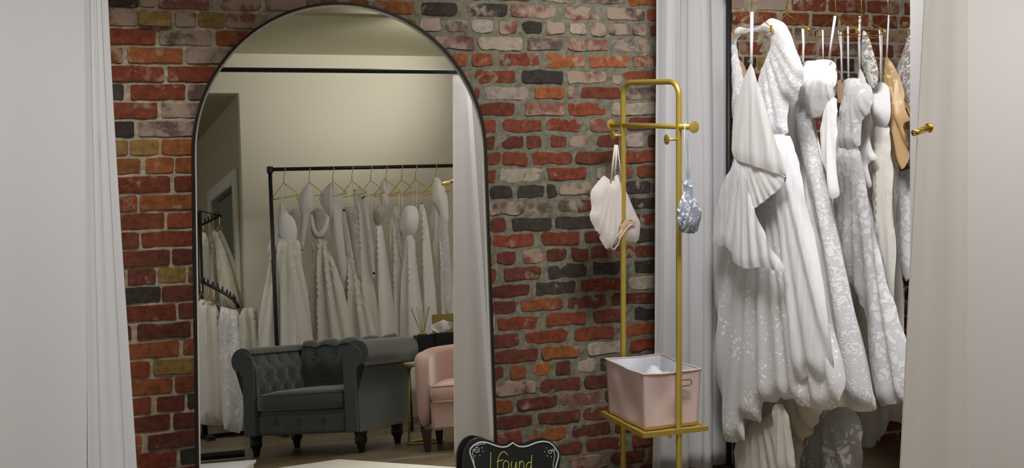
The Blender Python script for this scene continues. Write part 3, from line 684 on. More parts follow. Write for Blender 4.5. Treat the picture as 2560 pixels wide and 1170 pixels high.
def strap(px, parent, X, wd=.006, mat='satin', nm='hanging_ribbon'):
    """ribbon through pixels, in the plane of hanger X"""
    q = []
    for p in px:
        o, d = ray_direct(*p); t = (X-o.x)/d.x; q.append(o+d*t)
    return ribbon(nm, q, wd, M[mat], parent)
G = 'white gowns on the rail at the right'
def gown(name, x, label, cat='dress'): return worldthing(name, (x, RY, 0), label, cat, G)
X1 = hx[0].x; X2 = hx[1].x; X3 = hx[2].x; X4 = hx[3].x; X5 = hx[4].x; X6 = hx[5].x
# 1 keyhole-back lace gown
g = gown('wedding_dress', X1, 'lace wedding dress with keyhole back and petal dotted skirt, nearest the black pipe')
panel('bodice', [(1828, 96), (1832, 72), (1848, 66), (1866, 71), (1880, 71), (1895, 67), (1912, 55), (1928, 44), (1946, 50), (1962, 58), (1974, 78), (1984, 105), (1993, 134), (2002, 152), (2010, 171), (2009, 192), (2004, 210), (1998, 232), (1985, 258), (1974, 248), (1970, 262), (1968, 300), (1974, 340), (1900, 345), (1835, 340), (1832, 280), (1830, 200)],
      M['lace_fine'], g, (X1+.03, RY, 0), 90, .022, res=.010, folds=((1900, 40), 36, .003, .3),
      holes=[[(1840, 102), (1850, 90), (1866, 82), (1882, 79), (1900, 81), (1915, 87), (1926, 100), (1928, 114), (1920, 134), (1911, 155), (1902, 178), (1896, 205), (1891, 238), (1868, 238), (1862, 205), (1854, 175), (1845, 140)]])
panel('nude_lining', [(1842, 150), (1852, 150), (1866, 172), (1868, 238), (1839, 234), (1836, 190)], M['nude'], g, (X1+.05, RY, 0), 90, .003, res=.01)
panel('nude_lining', [(1928, 132), (1931, 150), (1924, 234), (1899, 232), (1896, 205), (1908, 165)], M['nude'], g, (X1+.05, RY, 0), 90, .003, res=.01)
panel('skirt', [(1835, 335), (1900, 340), (1974, 336), (1982, 356), (1996, 400), (2001, 431), (2020, 530), (2033, 585), (2050, 670), (2068, 756), (2082, 838), (2101, 900), (2110, 961), (2103, 1006), (2086, 1022), (2060, 1026), (2033, 1022), (1999, 1012), (1979, 996), (1966, 1000), (1950, 992), (1938, 1008), (1918, 1002), (1899, 1014), (1899, 1060), (1880, 1050), (1860, 1043), (1866, 1080), (1867, 1104), (1850, 1098), (1838, 1108), (1812, 1101), (1806, 1064), (1802, 1010), (1797, 961), (1792, 838), (1790, 740), (1793, 640), (1812, 560), (1832, 470)],
      M['lace_dots'], g, (X1+.03, RY, 0), 90, .022, folds=((1905, 250), 61, .009, .9), res=.016, round_=.035)
panel('overskirt', [(1906, 336), (1974, 336), (1996, 402), (2020, 530), (2050, 670), (2078, 820), (2088, 930), (2060, 960), (2030, 930), (2000, 960), (1975, 900), (1965, 760), (1950, 600), (1925, 460)],
      M['chiffon'], g, (X1+.015, RY, 0), 90, .028, folds=((1930, 250), 54, .008, .8), res=.018, round_=.035, seed=2)
# 2 satin and chiffon slip gown on the ribbon
g = gown('satin_cape', X1, 'plain white satin slip with chiffon cape, hung by ribbon inside the lace keyhole', 'cape')
XS = X1-.035
strap([(1880, 30), (1879, 100), (1878, 162)], g, XS, .013)
panel('satin_front', [(1878, 157), (1884, 172), (1892, 200), (1906, 245), (1926, 312), (1945, 372), (1958, 408), (1969, 443), (1952, 436), (1925, 428), (1900, 420), (1872, 411), (1843, 401), (1829, 386), (1831, 340), (1832, 300), (1838, 262), (1850, 225), (1862, 190), (1872, 168)],
      M['satin'], g, (XS-.02, RY, 0), 90, .005, folds=((1878, 120), 28, 0.0027, .5), res=.012)
panel('satin_drape', [(1840, 395), (1875, 410), (1915, 424), (1960, 440), (1968, 446), (1955, 465), (1940, 480), (1922, 494), (1902, 510), (1883, 524), (1876, 500), (1866, 470), (1850, 430)],
      M['satin'], g, (XS-.01, RY, 0), 90, .004, folds=((1850, 330), 46, 0.0036, .3), res=.012, seed=2)
panel('chiffon_cape', [(1836, 392), (1850, 402), (1866, 440), (1876, 490), (1886, 528), (1898, 552), (1912, 586), (1926, 615), (1942, 640), (1955, 660), (1966, 682), (1942, 677), (1920, 672), (1898, 667), (1878, 672), (1858, 671), (1840, 660), (1828, 640), (1818, 616), (1806, 612), (1798, 618), (1779, 613), (1784, 571), (1791, 517), (1801, 469), (1814, 440), (1828, 420)],
      M['chiffon'], g, (XS-.015, RY, 0), 90, .006, folds=((1860, 330), 46, 0.0045, .35), res=.012, seed=5)
# 3 ruffled organza gown
g = gown('wedding_dress', X2, 'wedding dress with puffy ruffled organza bodice and ivory beaded skirt, behind the keyhole gown')
panel('skirt', [(1975, 235), (2000, 240), (2028, 262), (2034, 300), (2052, 376), (2064, 440), (2076, 490), (2088, 551), (2102, 619), (2119, 705), (2130, 773), (2150, 838), (2167, 907), (2178, 975), (2192, 1022), (2172, 1030), (2136, 1028), (2100, 1016), (2060, 1018), (2030, 900), (2000, 700), (1975, 500), (1965, 330)],
      M['ivory'], g, (X2+.05, RY, 0), 90, .022, folds=((2000, 180), 54, .012, .8), res=.018, round_=.035, seed=1)
panel('beaded_panel', [(1985, 262), (2022, 262), (2036, 330), (2062, 440), (2090, 560), (2118, 700), (2146, 830), (2172, 960), (2178, 1016), (2110, 1010), (2080, 760), (2060, 640), (2020, 450), (1990, 350)],
      M['lace_fine'], g, (X2+.02, RY, 0), 90, .03, folds=((2000, 180), 54, .006, .8), res=.018, round_=.035, seed=1)
panel('bodice', [(2004, 160), (2020, 151), (2040, 152), (2057, 148), (2076, 149), (2088, 160), (2095, 185), (2095, 215), (2086, 240), (2070, 266), (2050, 284), (2034, 298), (2024, 290), (2014, 262), (1998, 248), (1985, 235), (1990, 205)],
      M['organza'], g, (X2-.0, RY-.0, 0), 90, .05, folds=((2090, 120), 36, .008, .2), res=.010, round_=.035, wob=.005)
panel('sleeve', [(2062, 262), (2092, 236), (2093, 290), (2092, 350), (2088, 420), (2096, 470), (2099, 489), (2078, 500), (2066, 450), (2056, 400), (2048, 340)],
      M['satin'], g, (X2-.02, RY, 0), 90, .010, folds=((2070, 200), 39, .006, .4), res=.012)
strap([(2007, 72), (2009, 110), (2007, 156)], g, X2-.02, .010); strap([(2088, 40), (2080, 95), (2073, 150)], g, X2-.02, .010); strap([(2057, 75), (2058, 150)], g, X2, .006)
# 4 flower lace gown
g = gown('wedding_dress', X4, 'wedding dress of large flower lace with flared hem, in the middle of the rail')
panel('bodice', [(2113, 199), (2125, 195), (2138, 195), (2152, 198), (2165, 206), (2178, 220), (2183, 240), (2181, 262), (2174, 286), (2160, 296), (2152, 330), (2150, 372), (2112, 376), (2092, 370), (2094, 330), (2101, 300), (2098, 276), (2106, 252), (2112, 228)],
      M['lace_big'], g, (X4-.05, RY, 0), 90, .03, folds=((2140, 150), 43, .004, .3), res=.010, wob=.003)
panel('skirt', [(2092, 366), (2118, 372), (2151, 368), (2156, 420), (2170, 500), (2187, 568), (2208, 647), (2221, 715), (2236, 756), (2246, 804), (2257, 838), (2270, 890), (2274, 940), (2272, 975), (2265, 1006), (2235, 1010), (2196, 1017), (2180, 970), (2171, 873), (2166, 780), (2150, 740), (2130, 720), (2114, 660), (2103, 620), (2093, 571), (2086, 500), (2084, 430)],
      M['lace_big'], g, (X4-.05, RY, 0), 90, .022, folds=((2130, 250), 61, .013, .8), res=.016, round_=.035, seed=3)
panel('nude_lining', [(2092, 202), (2104, 198), (2115, 200), (2110, 240), (2100, 262), (2092, 240)], M['nude'], g, (X4-.02, RY, 0), 90, .004, res=.01)
strap([(2120, 66), (2121, 196)], g, X4-.05, .008); strap([(2102, 80), (2105, 200)], g, X4-.03, .008); strap([(2096, 75), (2102, 130), (2107, 200)], g, X4-.02, .004)
# 5 satin slip with pointed hem
g = gown('slip_dress', X4, 'narrow white satin slip with pointed top and zigzag hem, beside the flower lace gown')
strap([(2150, 40), (2148, 100), (2149, 170)], g, X4+.02, .011)
panel('slip', [(2149, 165), (2156, 180), (2167, 206), (2180, 240), (2176, 290), (2174, 340), (2182, 380), (2191, 398), (2176, 404), (2166, 412), (2172, 436), (2180, 463), (2170, 472), (2160, 450), (2150, 400), (2146, 300), (2144, 200)],
      M['satin'], g, (X4+.02, RY, 0), 90, .014, folds=((2149, 150), 43, .006, .3), res=.010)
# 6 puffy strapless gown
g = gown('wedding_dress', X5, 'strapless wedding dress with rounded puff bodice and plain ivory skirt, left of the tan top')
panel('bodice', [(2184, 210), (2192, 206), (2203, 205), (2214, 211), (2221, 226), (2226, 250), (2231, 275), (2229, 300), (2219, 318), (2204, 319), (2190, 316), (2178, 300), (2175, 270), (2178, 236)],
      M['organza'], g, (X5-.05, RY, 0), 90, .045, res=.010, round_=.06, wob=.004)
panel('skirt', [(2184, 312), (2204, 316), (2223, 314), (2226, 350), (2230, 420), (2235, 520), (2237, 654), (2238, 780), (2230, 830), (2215, 820), (2200, 700), (2190, 590), (2182, 490), (2178, 400)],
      M['ivory'], g, (X5-.05, RY, 0), 90, .03, folds=((2204, 240), 82, .008, .5), res=.014, round_=.05)
strap([(2199, 75), (2202, 140), (2201, 208)], g, X5-.05, .008); strap([(2205, 80), (2205, 208)], g, X5-.04, .004)
# 7 tan satin top
g = gown('draped_blouse', X5, 'tan satin draped top hanging between two lace gowns', 'top')
panel('drape', [(2216, 137), (2222, 142), (2230, 158), (2240, 190), (2252, 232), (2266, 264), (2274, 294), (2263, 310), (2269, 342), (2264, 390), (2260, 426), (2246, 416), (2233, 402), (2230, 350), (2228, 300), (2218, 240), (2206, 200), (2211, 160)],
      M['tan'], g, (X5+.0, RY, 0), 90, .02, folds=((2216, 110), 43, .012, .25), res=.010, wob=.004)
strap([(2222, 38), (2219, 100), (2217, 142)], g, X5, .008)
# 8 sheer bead lace sleeve gown
g = gown('lace_gown', X4+.1, 'sheer beaded lace gown sleeve showing between the slip ribbon and the tan top', 'dress')
panel('sleeve', [(2156, 76), (2164, 78), (2172, 92), (2184, 130), (2196, 171), (2196, 205), (2184, 222), (2172, 212), (2162, 186), (2153, 160), (2154, 110)], M['lace_sheer'], g, (X5-.10, RY, 0), 90, .014, res=.010)
# 9 long sleeved lace gown at the right
g = gown('wedding_dress', X6-.1, 'long sleeved beaded lace gown with scalloped hem beside the ivory curtain')
panel('sleeve', [(2273, 62), (2281, 70), (2287, 100), (2288, 144), (2297, 191), (2304, 230), (2304, 275), (2295, 325), (2288, 380), (2285, 424), (2276, 424), (2270, 370), (2274, 310), (2264, 250), (2250, 215), (2240, 180), (2252, 144), (2266, 102)],
      M['lace_sheer'], g, (X6-.12, RY, 0), 90, .02, res=.011)
panel('skirt', [(2232, 446), (2244, 434), (2262, 426), (2276, 420), (2286, 446), (2284, 585), (2278, 690), (2270, 706), (2256, 694), (2240, 680), (2236, 600), (2232, 520)],
      M['lace_big'], g, (X6-.12, RY, 0), 90, .03, folds=((2262, 380), 36, .006, .4), res=.012, round_=.05)
panel('scalloped_hem', [(2238, 674), (2256, 694), (2262, 720), (2261, 780), (2257, 812), (2248, 824), (2238, 800), (2234, 740)], M['lace_sheer'], g, (X6-.10, RY, 0), 90, .008, res=.012)
# 10 sliver of pink-white gown
g = gown('wedding_dress', X6, 'plain blush white gown shoulder just showing at the ivory curtain')
panel('bodice', [(2306, 150), (2312, 160), (2330, 240), (2350, 400), (2370, 700), (2375, 1000), (2320, 1000), (2305, 600), (2302, 300), (2296, 190), (2299, 168)], M['ivory'], g, (X6+.04, RY, 0), 90, .03, res=.02)
strap([(2318, 60), (2310, 110), (2307, 155)], g, X6+.04, .006)
# 11 plain ivory gown behind
g = gown('wedding_dress', X6-.2, 'plain ivory gown deep on the rail, showing only in the gaps between lace gowns')
panel('gown_body', [(2080, 300), (2140, 270), (2200, 262), (2236, 290), (2244, 500), (2250, 700), (2262, 900), (2266, 985), (2200, 1000), (2120, 1000), (2080, 800), (2062, 500)], M['ivory'], g, (X5+.07, RY, 0), 90, .02, folds=((2150, 150), 40, .012, .5), res=.018)
strap([(2170, 80), (2172, 180), (2174, 275)], g, X5+.07, .006)
# trains and linings gathered below the gowns
g = gown('gown_train', X1+.1, 'beige lining and tulle train bunched under the keyhole gown')
panel('lining', [(1872, 985), (1960, 975), (2040, 990), (2058, 1022), (2043, 1060), (2016, 1096), (2001, 1112), (2000, 1190), (1998, 1225), (1870, 1225), (1868, 1110), (1868, 1040)], M['beige'], g, (X1+.16, RY, 0), 90, .03, folds=((1950, 880), 28, .012, .3), res=.016)
panel('tulle_layer', [(1868, 1060), (1900, 1050), (1930, 1030), (1960, 1060), (1980, 1110), (1990, 1180), (1990, 1225), (1842, 1225), (1840, 1150), (1832, 1112), (1850, 1095)], M['tulle'], g, (X1+.09, RY, 0), 90, .03, folds=((1900, 940), 32, .007, .3), res=.014, seed=4)
panel('tulle_layer', [(1935, 1010), (1960, 1010), (1975, 1060), (1982, 1120), (1985, 1180), (1940, 1180), (1935, 1100), (1930, 1040)], M['tulle'], g, (X1+.04, RY, 0), 90, .012, folds=((1950, 900), 43, .007, .3), res=.014, seed=6)
g = gown('gown_train', X3, 'sheer tulle train with white flower applique puddled under the ruffled gown')
panel('train', [(2052, 1010), (2080, 1004), (2110, 1008), (2132, 1022), (2148, 1044), (2153, 1075), (2154, 1110), (2158, 1145), (2150, 1185), (2130, 1222), (2080, 1230), (2010, 1225), (1996, 1190), (1998, 1142), (2016, 1100), (2034, 1066)], M['lace_tulle'], g, (X3-.08, RY, 0), 90, .05, folds=((2080, 930), 23, .007, .3), res=.013, round_=.06)
panel('inner_tulle', [(2040, 1040), (2080, 1010), (2125, 1025), (2142, 1080), (2148, 1150), (2120, 1222), (2020, 1222), (2005, 1150)], M['tulle'], g, (X3-.05, RY, 0), 90, .02, folds=((2080, 930), 16, .007, .3), res=.016)
# dim gown hems behind
g = gown('gown', 4.15, 'greyish white gown hem hanging low in the shade behind the flower lace gown')
panel('hem', [(2120, 940), (2300, 930), (2310, 1040), (2262, 1066), (2250, 1058), (2240, 1052), (2222, 1054), (2214, 1078), (2196, 1100), (2180, 1130), (2160, 1138), (2140, 1120)], M['tulle_solid'], g, (4.02, -.28, 0), -35, .02, folds=((2200, 800), 54, .012, .3), res=.02)
MB().tube([(4.02, -.28, .5), (4.02, -.28, .6)], .004).build('hanging_ribbon', M['satin'], g)

# ---------------------------------------------------------------- chalkboard sign
SY = -.262
def atS(px, py, dy=0):
    p = atY(px, py, SY); p.y += dy+p.z*math.tan(LEAN); return p
sg = worldthing('chalkboard_sign', atY(1285, 1200, SY), 'black scalloped chalkboard sign with white border and yellow writing in front of the mirror', 'sign')
top_ = [(1162, 1180), (1163, 1147), (1170, 1125), (1180, 1111), (1190, 1104), (1201, 1100), (1214, 1102), (1230, 1107), (1245, 1113), (1260, 1115), (1274, 1114), (1283, 1109), (1288, 1105), (1293, 1109), (1300, 1113), (1314, 1114), (1332, 1109), (1346, 1104), (1357, 1101), (1370, 1101), (1383, 1106), (1396, 1118), (1405, 1131), (1407, 1146), (1403, 1162), (1400, 1180)]
full = top_+[(p[0]*1.0, 2*1196-p[1]-(1 if p[1]>1150 else 0)) for p in reversed(top_)]
def extr(name, outline, y0, y1, mat, parent, Yref=SY, sm=1):
    P = [atS(p[0], p[1]) for p in (smooth_poly(outline, 1) if sm else outline)]; n = len(P)
    V = [(p.x, p.y+y0, p.z) for p in P]+[(p.x, p.y+y1, p.z) for p in P]
    return autosmooth(mesh_obj(name, V, [tuple(range(n)), tuple(range(n, 2*n))[::-1]]+[(i, (i+1) % n, n+(i+1) % n, n+i) for i in range(n)], mat, parent), 50)
extr('board', full, 0, .014, M['board'], sg)
def chalk(name, strokes, r, mat, parent):
    b_ = MB()
    for st in strokes:
        pts = [atS(1120+x/8, 1060+y/8, -.0008) for x, y in st]
        P = []
        for i in range(len(pts)-1):
            P += [pts[i].lerp(pts[i+1], k/3) for k in range(3)]
        P.append(pts[-1])
        Q = [P[0]]+[(P[i-1]+P[i]*2+P[i+1])/4 for i in range(1, len(P)-1)]+[P[-1]]
        k0 = len(b_.V); b_.tube(Q, r, 8)
    return b_.build(name, mat, parent, True)
brd = [(585, 960), (545, 830), (505, 700), (475, 600), (490, 530), (560, 460), (640, 415), (720, 397), (800, 402), (880, 425), (960, 455), (1050, 485), (1130, 497), (1230, 485), (1300, 440), (1345, 405), (1380, 440), (1450, 480), (1550, 490), (1650, 470), (1750, 430), (1850, 395), (1960, 380), (2060, 395), (2140, 450), (2200, 530), (2245, 600), (2245, 680), (2215, 780), (2180, 880), (2160, 960)]
chalk('white_border', [brd], .0030, M['chalkw'], sg)
R_SC = [[(2160, 960), (2125, 860), (2150, 760), (2175, 660), (2165, 590), (2110, 540)], [(2080, 620), (2040, 590), (2060, 550), (2110, 560), (2110, 600), (2075, 620)], [(2140, 530), (2180, 545), (2160, 580)]]
L_SC = [[(560, 820), (545, 700), (530, 600), (560, 530)], [(580, 520), (620, 490), (670, 530), (660, 590), (600, 600), (560, 560), (590, 530), (640, 560)], [(600, 470), (680, 440), (800, 430)]]
for sc_ in (L_SC, R_SC): chalk('corner_scroll', sc_, .0014, M['chalkw'], sg)
for x, y in ((720, 512), (745, 582), (675, 660), (580, 668), (2008, 508), (1972, 582), (2022, 665), (2100, 685)): chalk('dot', [[(x-6, y), (x+6, y)]], .0024, M['chalkw'], sg)
chalk('lettering', [[(898, 600), (892, 700), (885, 800), (880, 900), (876, 960)],
                    [(1232, 660), (1205, 610), (1165, 588), (1120, 592), (1075, 640), (1042, 720), (1028, 800), (1022, 900), (1018, 970)], [(1010, 775), (1070, 765), (1135, 742)],
                    [(1190, 760), (1150, 790), (1128, 850), (1140, 920), (1190, 945), (1240, 900), (1255, 830), (1232, 772), (1195, 762)],
                    [(1310, 775), (1298, 840), (1302, 910), (1335, 935), (1375, 890), (1398, 780)], [(1398, 780), (1395, 870), (1405, 940)],
                    [(1465, 775), (1458, 860), (1452, 945)], [(1458, 860), (1480, 790), (1512, 758), (1540, 790), (1548, 870), (1546, 945)],
                    [(1690, 800), (1650, 785), (1605, 830), (1590, 890), (1610, 940), (1660, 920), (1695, 860)], [(1712, 650), (1705, 730), (1698, 830), (1694, 945)]], .0017, M['chalky'], sg)
for px_ in (1205, 1362):
    c = atY(px_, 1280, SY); MB().box(c.x-.012, SY-.04, 0, c.x+.012, SY+.016, .03, bev=.003).build('foot', M['darkwood'], sg)

# ================================================================ the room seen in the mirror
RM = ray_mirror
rg = MB().box(1.0, -3.0, .0, 1.9, -1.2, .018, bev=.006)
pr = [atZ(847, 1148, .018, RM), atZ(985, 1168, .018, RM), None, atZ(700, 1169, .018, RM)]
ux = (pr[3]-pr[0]).normalized(); uy = (pr[1]-pr[0]).normalized(); uy = Vector((-ux.y, ux.x, 0)) * (1 if Vector((-ux.y, ux.x, 0)).dot(uy) > 0 else -1)
P = [pr[0], pr[0]+uy*1.5, pr[0]+uy*1.5+ux*1.6, pr[0]+ux*1.6]
V = [(p.x, p.y, 0) for p in P]+[(p.x, p.y, .018) for p in P]
tag(mesh_obj('rug', V, [(0, 1, 2, 3), (4, 5, 6, 7), (0, 1, 5, 4), (1, 2, 6, 5), (2, 3, 7, 6), (3, 0, 4, 7)], M['rug'], smooth=False), 'cream rug lying on the wood floor in front of the mirror', 'rug')
pc = atZ(640, 1149, .10, RM); pl = atZ(505, 1160, .10, RM); ux = (pl-pc).normalized(); uy = Vector((ux.y, -ux.x, 0)); uy = uy if uy.y > 0 else -uy
st = worldthing('step_box', (pc.x, pc.y, 0), 'low white step box whose corner shows at the bottom left of the mirror', 'step')
def quadbox(name, c, ux, uy, a, b_, z0, z1, mat, parent):
    P = [c, c+ux*a, c+ux*a+uy*b_, c+uy*b_]; V = [(p.x, p.y, z0) for p in P]+[(p.x, p.y, z1) for p in P]
    o = mesh_obj(name, V, [(0, 1, 2, 3), (4, 5, 6, 7), (0, 1, 5, 4), (1, 2, 6, 5), (2, 3, 7, 6), (3, 0, 4, 7)], mat, parent, False); return o
quadbox('box', pc+uy*.012-ux*-.012, ux, uy, .8, .4, 0, .085, M['white'], st); quadbox('top', pc, ux, uy, .82, .43, .086, .10, M['white'], st)

# chesterfield armchair --------------------------------------------------------
CHL = Vector((1.962, -3.737, 0)); CHA = math.radians(43.9)
ch = empty('armchair', CHL, (0, 0, CHA)); tag(ch, 'grey green tufted velvet armchair with rolled arms, reflected in the tall mirror', 'armchair')
def extrude_profile(name, prof, L, K, mat, parent, M4, disp=None):
    """prof: closed list of (a, z); swept along b from 0..L; M4 maps (a, b, z) to the chair"""
    V = []; F = []; n = len(prof)
    for k in range(K+1):
        b_ = L*k/K
        for i, (a_, z) in enumerate(prof):
            v = Vector((a_, b_, z))
            if disp: v += disp(i/n, b_, a_, z)
            V.append(M4 @ v)
    for k in range(K):
        for i in range(n): F.append((k*n+i, k*n+(i+1) % n, (k+1)*n+(i+1) % n, (k+1)*n+i))
    F.append(tuple(range(n))); F.append(tuple(range(K*n, (K+1)*n))[::-1])
    return autosmooth(mesh_obj(name, V, F, mat, parent), 50)
def roll_profile(zt, zb, thick=.10, r=.082):
    """inner face at a=0, rising and rolling outward to a scroll"""
    P = []
    P += [(0, zb+(zt-.16-zb)*i/14) for i in range(14)]
    cx, cz = .105, zt-r
    for i in range(9):                                        # blend to the scroll top
        t = i/8; P.append((.0+.02*t*t+.03*t, zt-.16+.12*t))
    for i in range(20):
        a = math.radians(150-i*15.5); P.append((cx+r*math.cos(a), cz+r*math.sin(a)))
    P += [(thick, cz-r*1.02), (thick, (zb+cz)/2), (thick, zb)]
    return P
tuft_a = [(b_, z) for k, z in enumerate((.60, .50, .40)) for b_ in ([.08, .22, .36, .50, .64] if k % 2 == 0 else [.15, .29, .43, .57])]
def tuft_disp(centers, sgn=-1, depth=.020, sp=.14):
    def f(u, b_, a_, z):
        if a_ > .06 or z < .32: return Vector()
        d = 0
        for (cb_, cz_) in centers:
            r2 = ((b_-cb_)/.030)**2+((z-cz_)/.030)**2; d += math.exp(-r2)
        # diagonal pleats
        p = (b_-.08)/sp; q = (z-.60)/.20
        e1 = abs(math.sin(math.pi*(p+q))); e2 = abs(math.sin(math.pi*(p-q)))
        cr = max(0, 1-e1*3)+max(0, 1-e2*3)
        fade = min(1, (z-.32)/.06)
        return Vector((depth*(d+.22*cr)*fade, 0, 0))
    return f
HW = .405
for s in (1, -1):
    M4 = Matrix(((s, 0, 0, s*(HW-.085)), (0, 1, 0, -.36), (0, 0, 1, 0), (0, 0, 0, 1)))
    arm = extrude_profile('arm', roll_profile(.69, .13), .70, 60, M['velvet'], ch, M4, tuft_disp(tuft_a))
    fp = roll_profile(.69, .13)
    cx_ = sum(p[0] for p in fp)/len(fp)
    fr = [(.010, .135), (.010, .35), (.010, .50), (.014, .56)]+[(.080+.062*math.cos(math.radians(a)), .598+.062*math.sin(math.radians(a))) for a in range(165, -41, -15)]+[(.094, .50), (.094, .35), (.094, .135)]
    M5 = Matrix(((s, 0, 0, s*(HW-.085)), (0, 1, 0, .335), (0, 0, 1, 0), (0, 0, 0, 1)))
    extrude_profile('arm_facing', fr, .022, 2, M['velvet'], arm, M5)
    for (cb_, cz_) in tuft_a:
        MB().lathe([(.002, 0), (.011, .001), (.009, .006), (.002, .008)], n=12, M4=Matrix.Translation((s*(HW-.085+.020), -.36+cb_, cz_)) @ Matrix.Rotation(-s*math.pi/2, 4, 'Y')).build('button', M['velvet'], arm, True)
tb = [(b_, z) for k, z in enumerate((.585, .44)) for b_ in ([.10, .26, .42, .58] if k % 2 == 0 else [.18, .34, .50])]
def back_disp(u, b_, a_, z):
    if a_ > .07 or z < .32: return Vector()
    d = sum(math.exp(-((b_-cb_)/.035)**2-((z-cz_)/.035)**2) for cb_, cz_ in tb)
    return Vector((.022*d-.010*abs(math.sin(math.pi*(b_-.10)/.16))*min(1, max(0, (z-.5)/.1)), 0, 0))
# back: inner face looks forward (+y)
M4 = Matrix(((0, 1, 0, -(HW-.085)-.02), (-1, 0, 0, -.235), (0, 0, 1, 0), (0, 0, 0, 1)))
def back_disp2(u, b_, a_, z):
    v = back_disp(u, b_, a_, z)
    if z > .55: v.z = .016*abs(math.sin(math.pi*(b_-.10)/.16))
    return v
bk = extrude_profile('back', roll_profile(.70, .13, .12), 2*(HW-.085)+.04, 60, M['velvet'], ch, M4, back_disp2)
for (cb_, cz_) in tb:
    MB().lathe([(.002, 0), (.012, .001), (.010, .007), (.002, .009)], n=12, M4=Matrix.Translation((-(HW-.085)-.02+cb_, -.235-.018, cz_)) @ Matrix.Rotation(-math.pi/2, 4, 'X')).build('button', M['velvet'], bk, True)
bs = MB().box(-(HW-.085), -.26, .13, HW-.085, .328, .282, bev=.012).build('base', M['velvet'], ch); autosmooth(bs, 60)
# tufted front rail
V = []; F = []; NX, NZ = 90, 16; ft = [-.17, 0, .17]
for j in range(NZ+1):
    for i in range(NX+1):
        x = -(HW-.09)+2*(HW-.09)*i/NX; z = .135+.115*j/NZ; e_ = min(i/NX, 1-i/NX, j/NZ, 1-j/NZ)
        y = .334+.014*min(1, e_*12)**.5
        for c_ in ft: y -= .020*math.exp(-((x-c_)/.022)**2-((z-.195)/.022)**2)+.007*math.exp(-((x-c_)/.008)**2)*abs(z-.195)/.06*.9
        V.append((x, y, z))
for j in range(NZ):
    for i in range(NX): q = j*(NX+1)+i; F.append((q, q+1, q+NX+2, q+NX+1))
k = len(V); V += [(-(HW-.09), .32, .135), (HW-.09, .32, .135), (HW-.09, .32, .25), (-(HW-.09), .32, .25)]
F.append((k, k+1, k+2, k+3)); rail_ = mesh_obj('front_rail', V, F, M['velvet'], bs)
for c_ in ft: MB().lathe([(.002, 0), (.009, .001), (.008, .006), (.002, .008)], n=12, M4=Matrix.Translation((c_, .333, .195)) @ Matrix.Rotation(-math.pi/2, 4, 'X')).build('button', M['velvet'], bs, True)
def cushion(name, x0, x1, y0, y1, z0, z1, mat, parent, crown=.02):
    V = []; F = []; N = 26; prof = [(0, 0), (.0, 1)]
    bm = bmesh.new(); bmesh.ops.create_cube(bm, size=1); bmesh.ops.subdivide_edges(bm, edges=bm.edges[:], cuts=9, use_grid_fill=True)
    for v in bm.verts:
        u, w_, t = v.co.x*2, v.co.y*2, v.co.z*2
        inx = 1-abs(u)**6; iny = 1-abs(w_)**6
        x = (x0+x1)/2+u*(x1-x0)/2*(1-.03*(1-(1-abs(t))**.5)*0); y = (y0+y1)/2+w_*(y1-y0)/2
        z = (z0+z1)/2+t*(z1-z0)/2+crown*t*inx*iny*.7
        bul = .010*(1-t*t); x += math.copysign(bul, u)*(abs(u) > .99); y += math.copysign(bul, w_)*(abs(w_) > .99)
        v.co = (x, y, z)
    bmesh.ops.bevel(bm, geom=[e for e in bm.edges if e.calc_face_angle(0) > 1.0], offset=.008, segments=3, affect='EDGES')
    bm.verts.index_update(); o = mesh_obj(name, [v.co.copy() for v in bm.verts], [[v.index for v in f.verts] for f in bm.faces], mat, parent); bm.free()
    for zz in (z0+.006, z1-.004):
        r_ = .02; x_0, x_1, y_0, y_1 = x0-.002, x1+.002, y0-.002, y1+.002
        pts = []
        for (cx_, cy_, a0) in ((x_1-r_, y_1-r_, 0), (x_0+r_, y_1-r_, 90), (x_0+r_, y_0+r_, 180), (x_1-r_, y_0+r_, 270)):
            pts += [(cx_+r_*math.cos(math.radians(a0+d)), cy_+r_*math.sin(math.radians(a0+d)), zz) for d in (0, 30, 60, 90)]
        MB().tube(pts, .005, 6, closed=True).build('piping', mat, o, True)
    return o
cushion('seat_cushion', -(HW-.10), HW-.10, -.22, .350, .283, .385, M['velvet'], ch, .03)
def turned_leg(x, y, h_, parent, mat):
    MB().lathe([(.018, 0), (.02, .004), (.024, .03), (.028, .05), (.038, .062), (.040, .085), (.036, .105), (.042, .115), (.042, h_)], (x, y, 0), 20).build('leg', mat, parent, True)
for (x, y) in ((-.385, .27), (.385, .27), (-.385, -.22), (.385, -.22)): turned_leg(x, y, .132, ch, M['darkwood'])

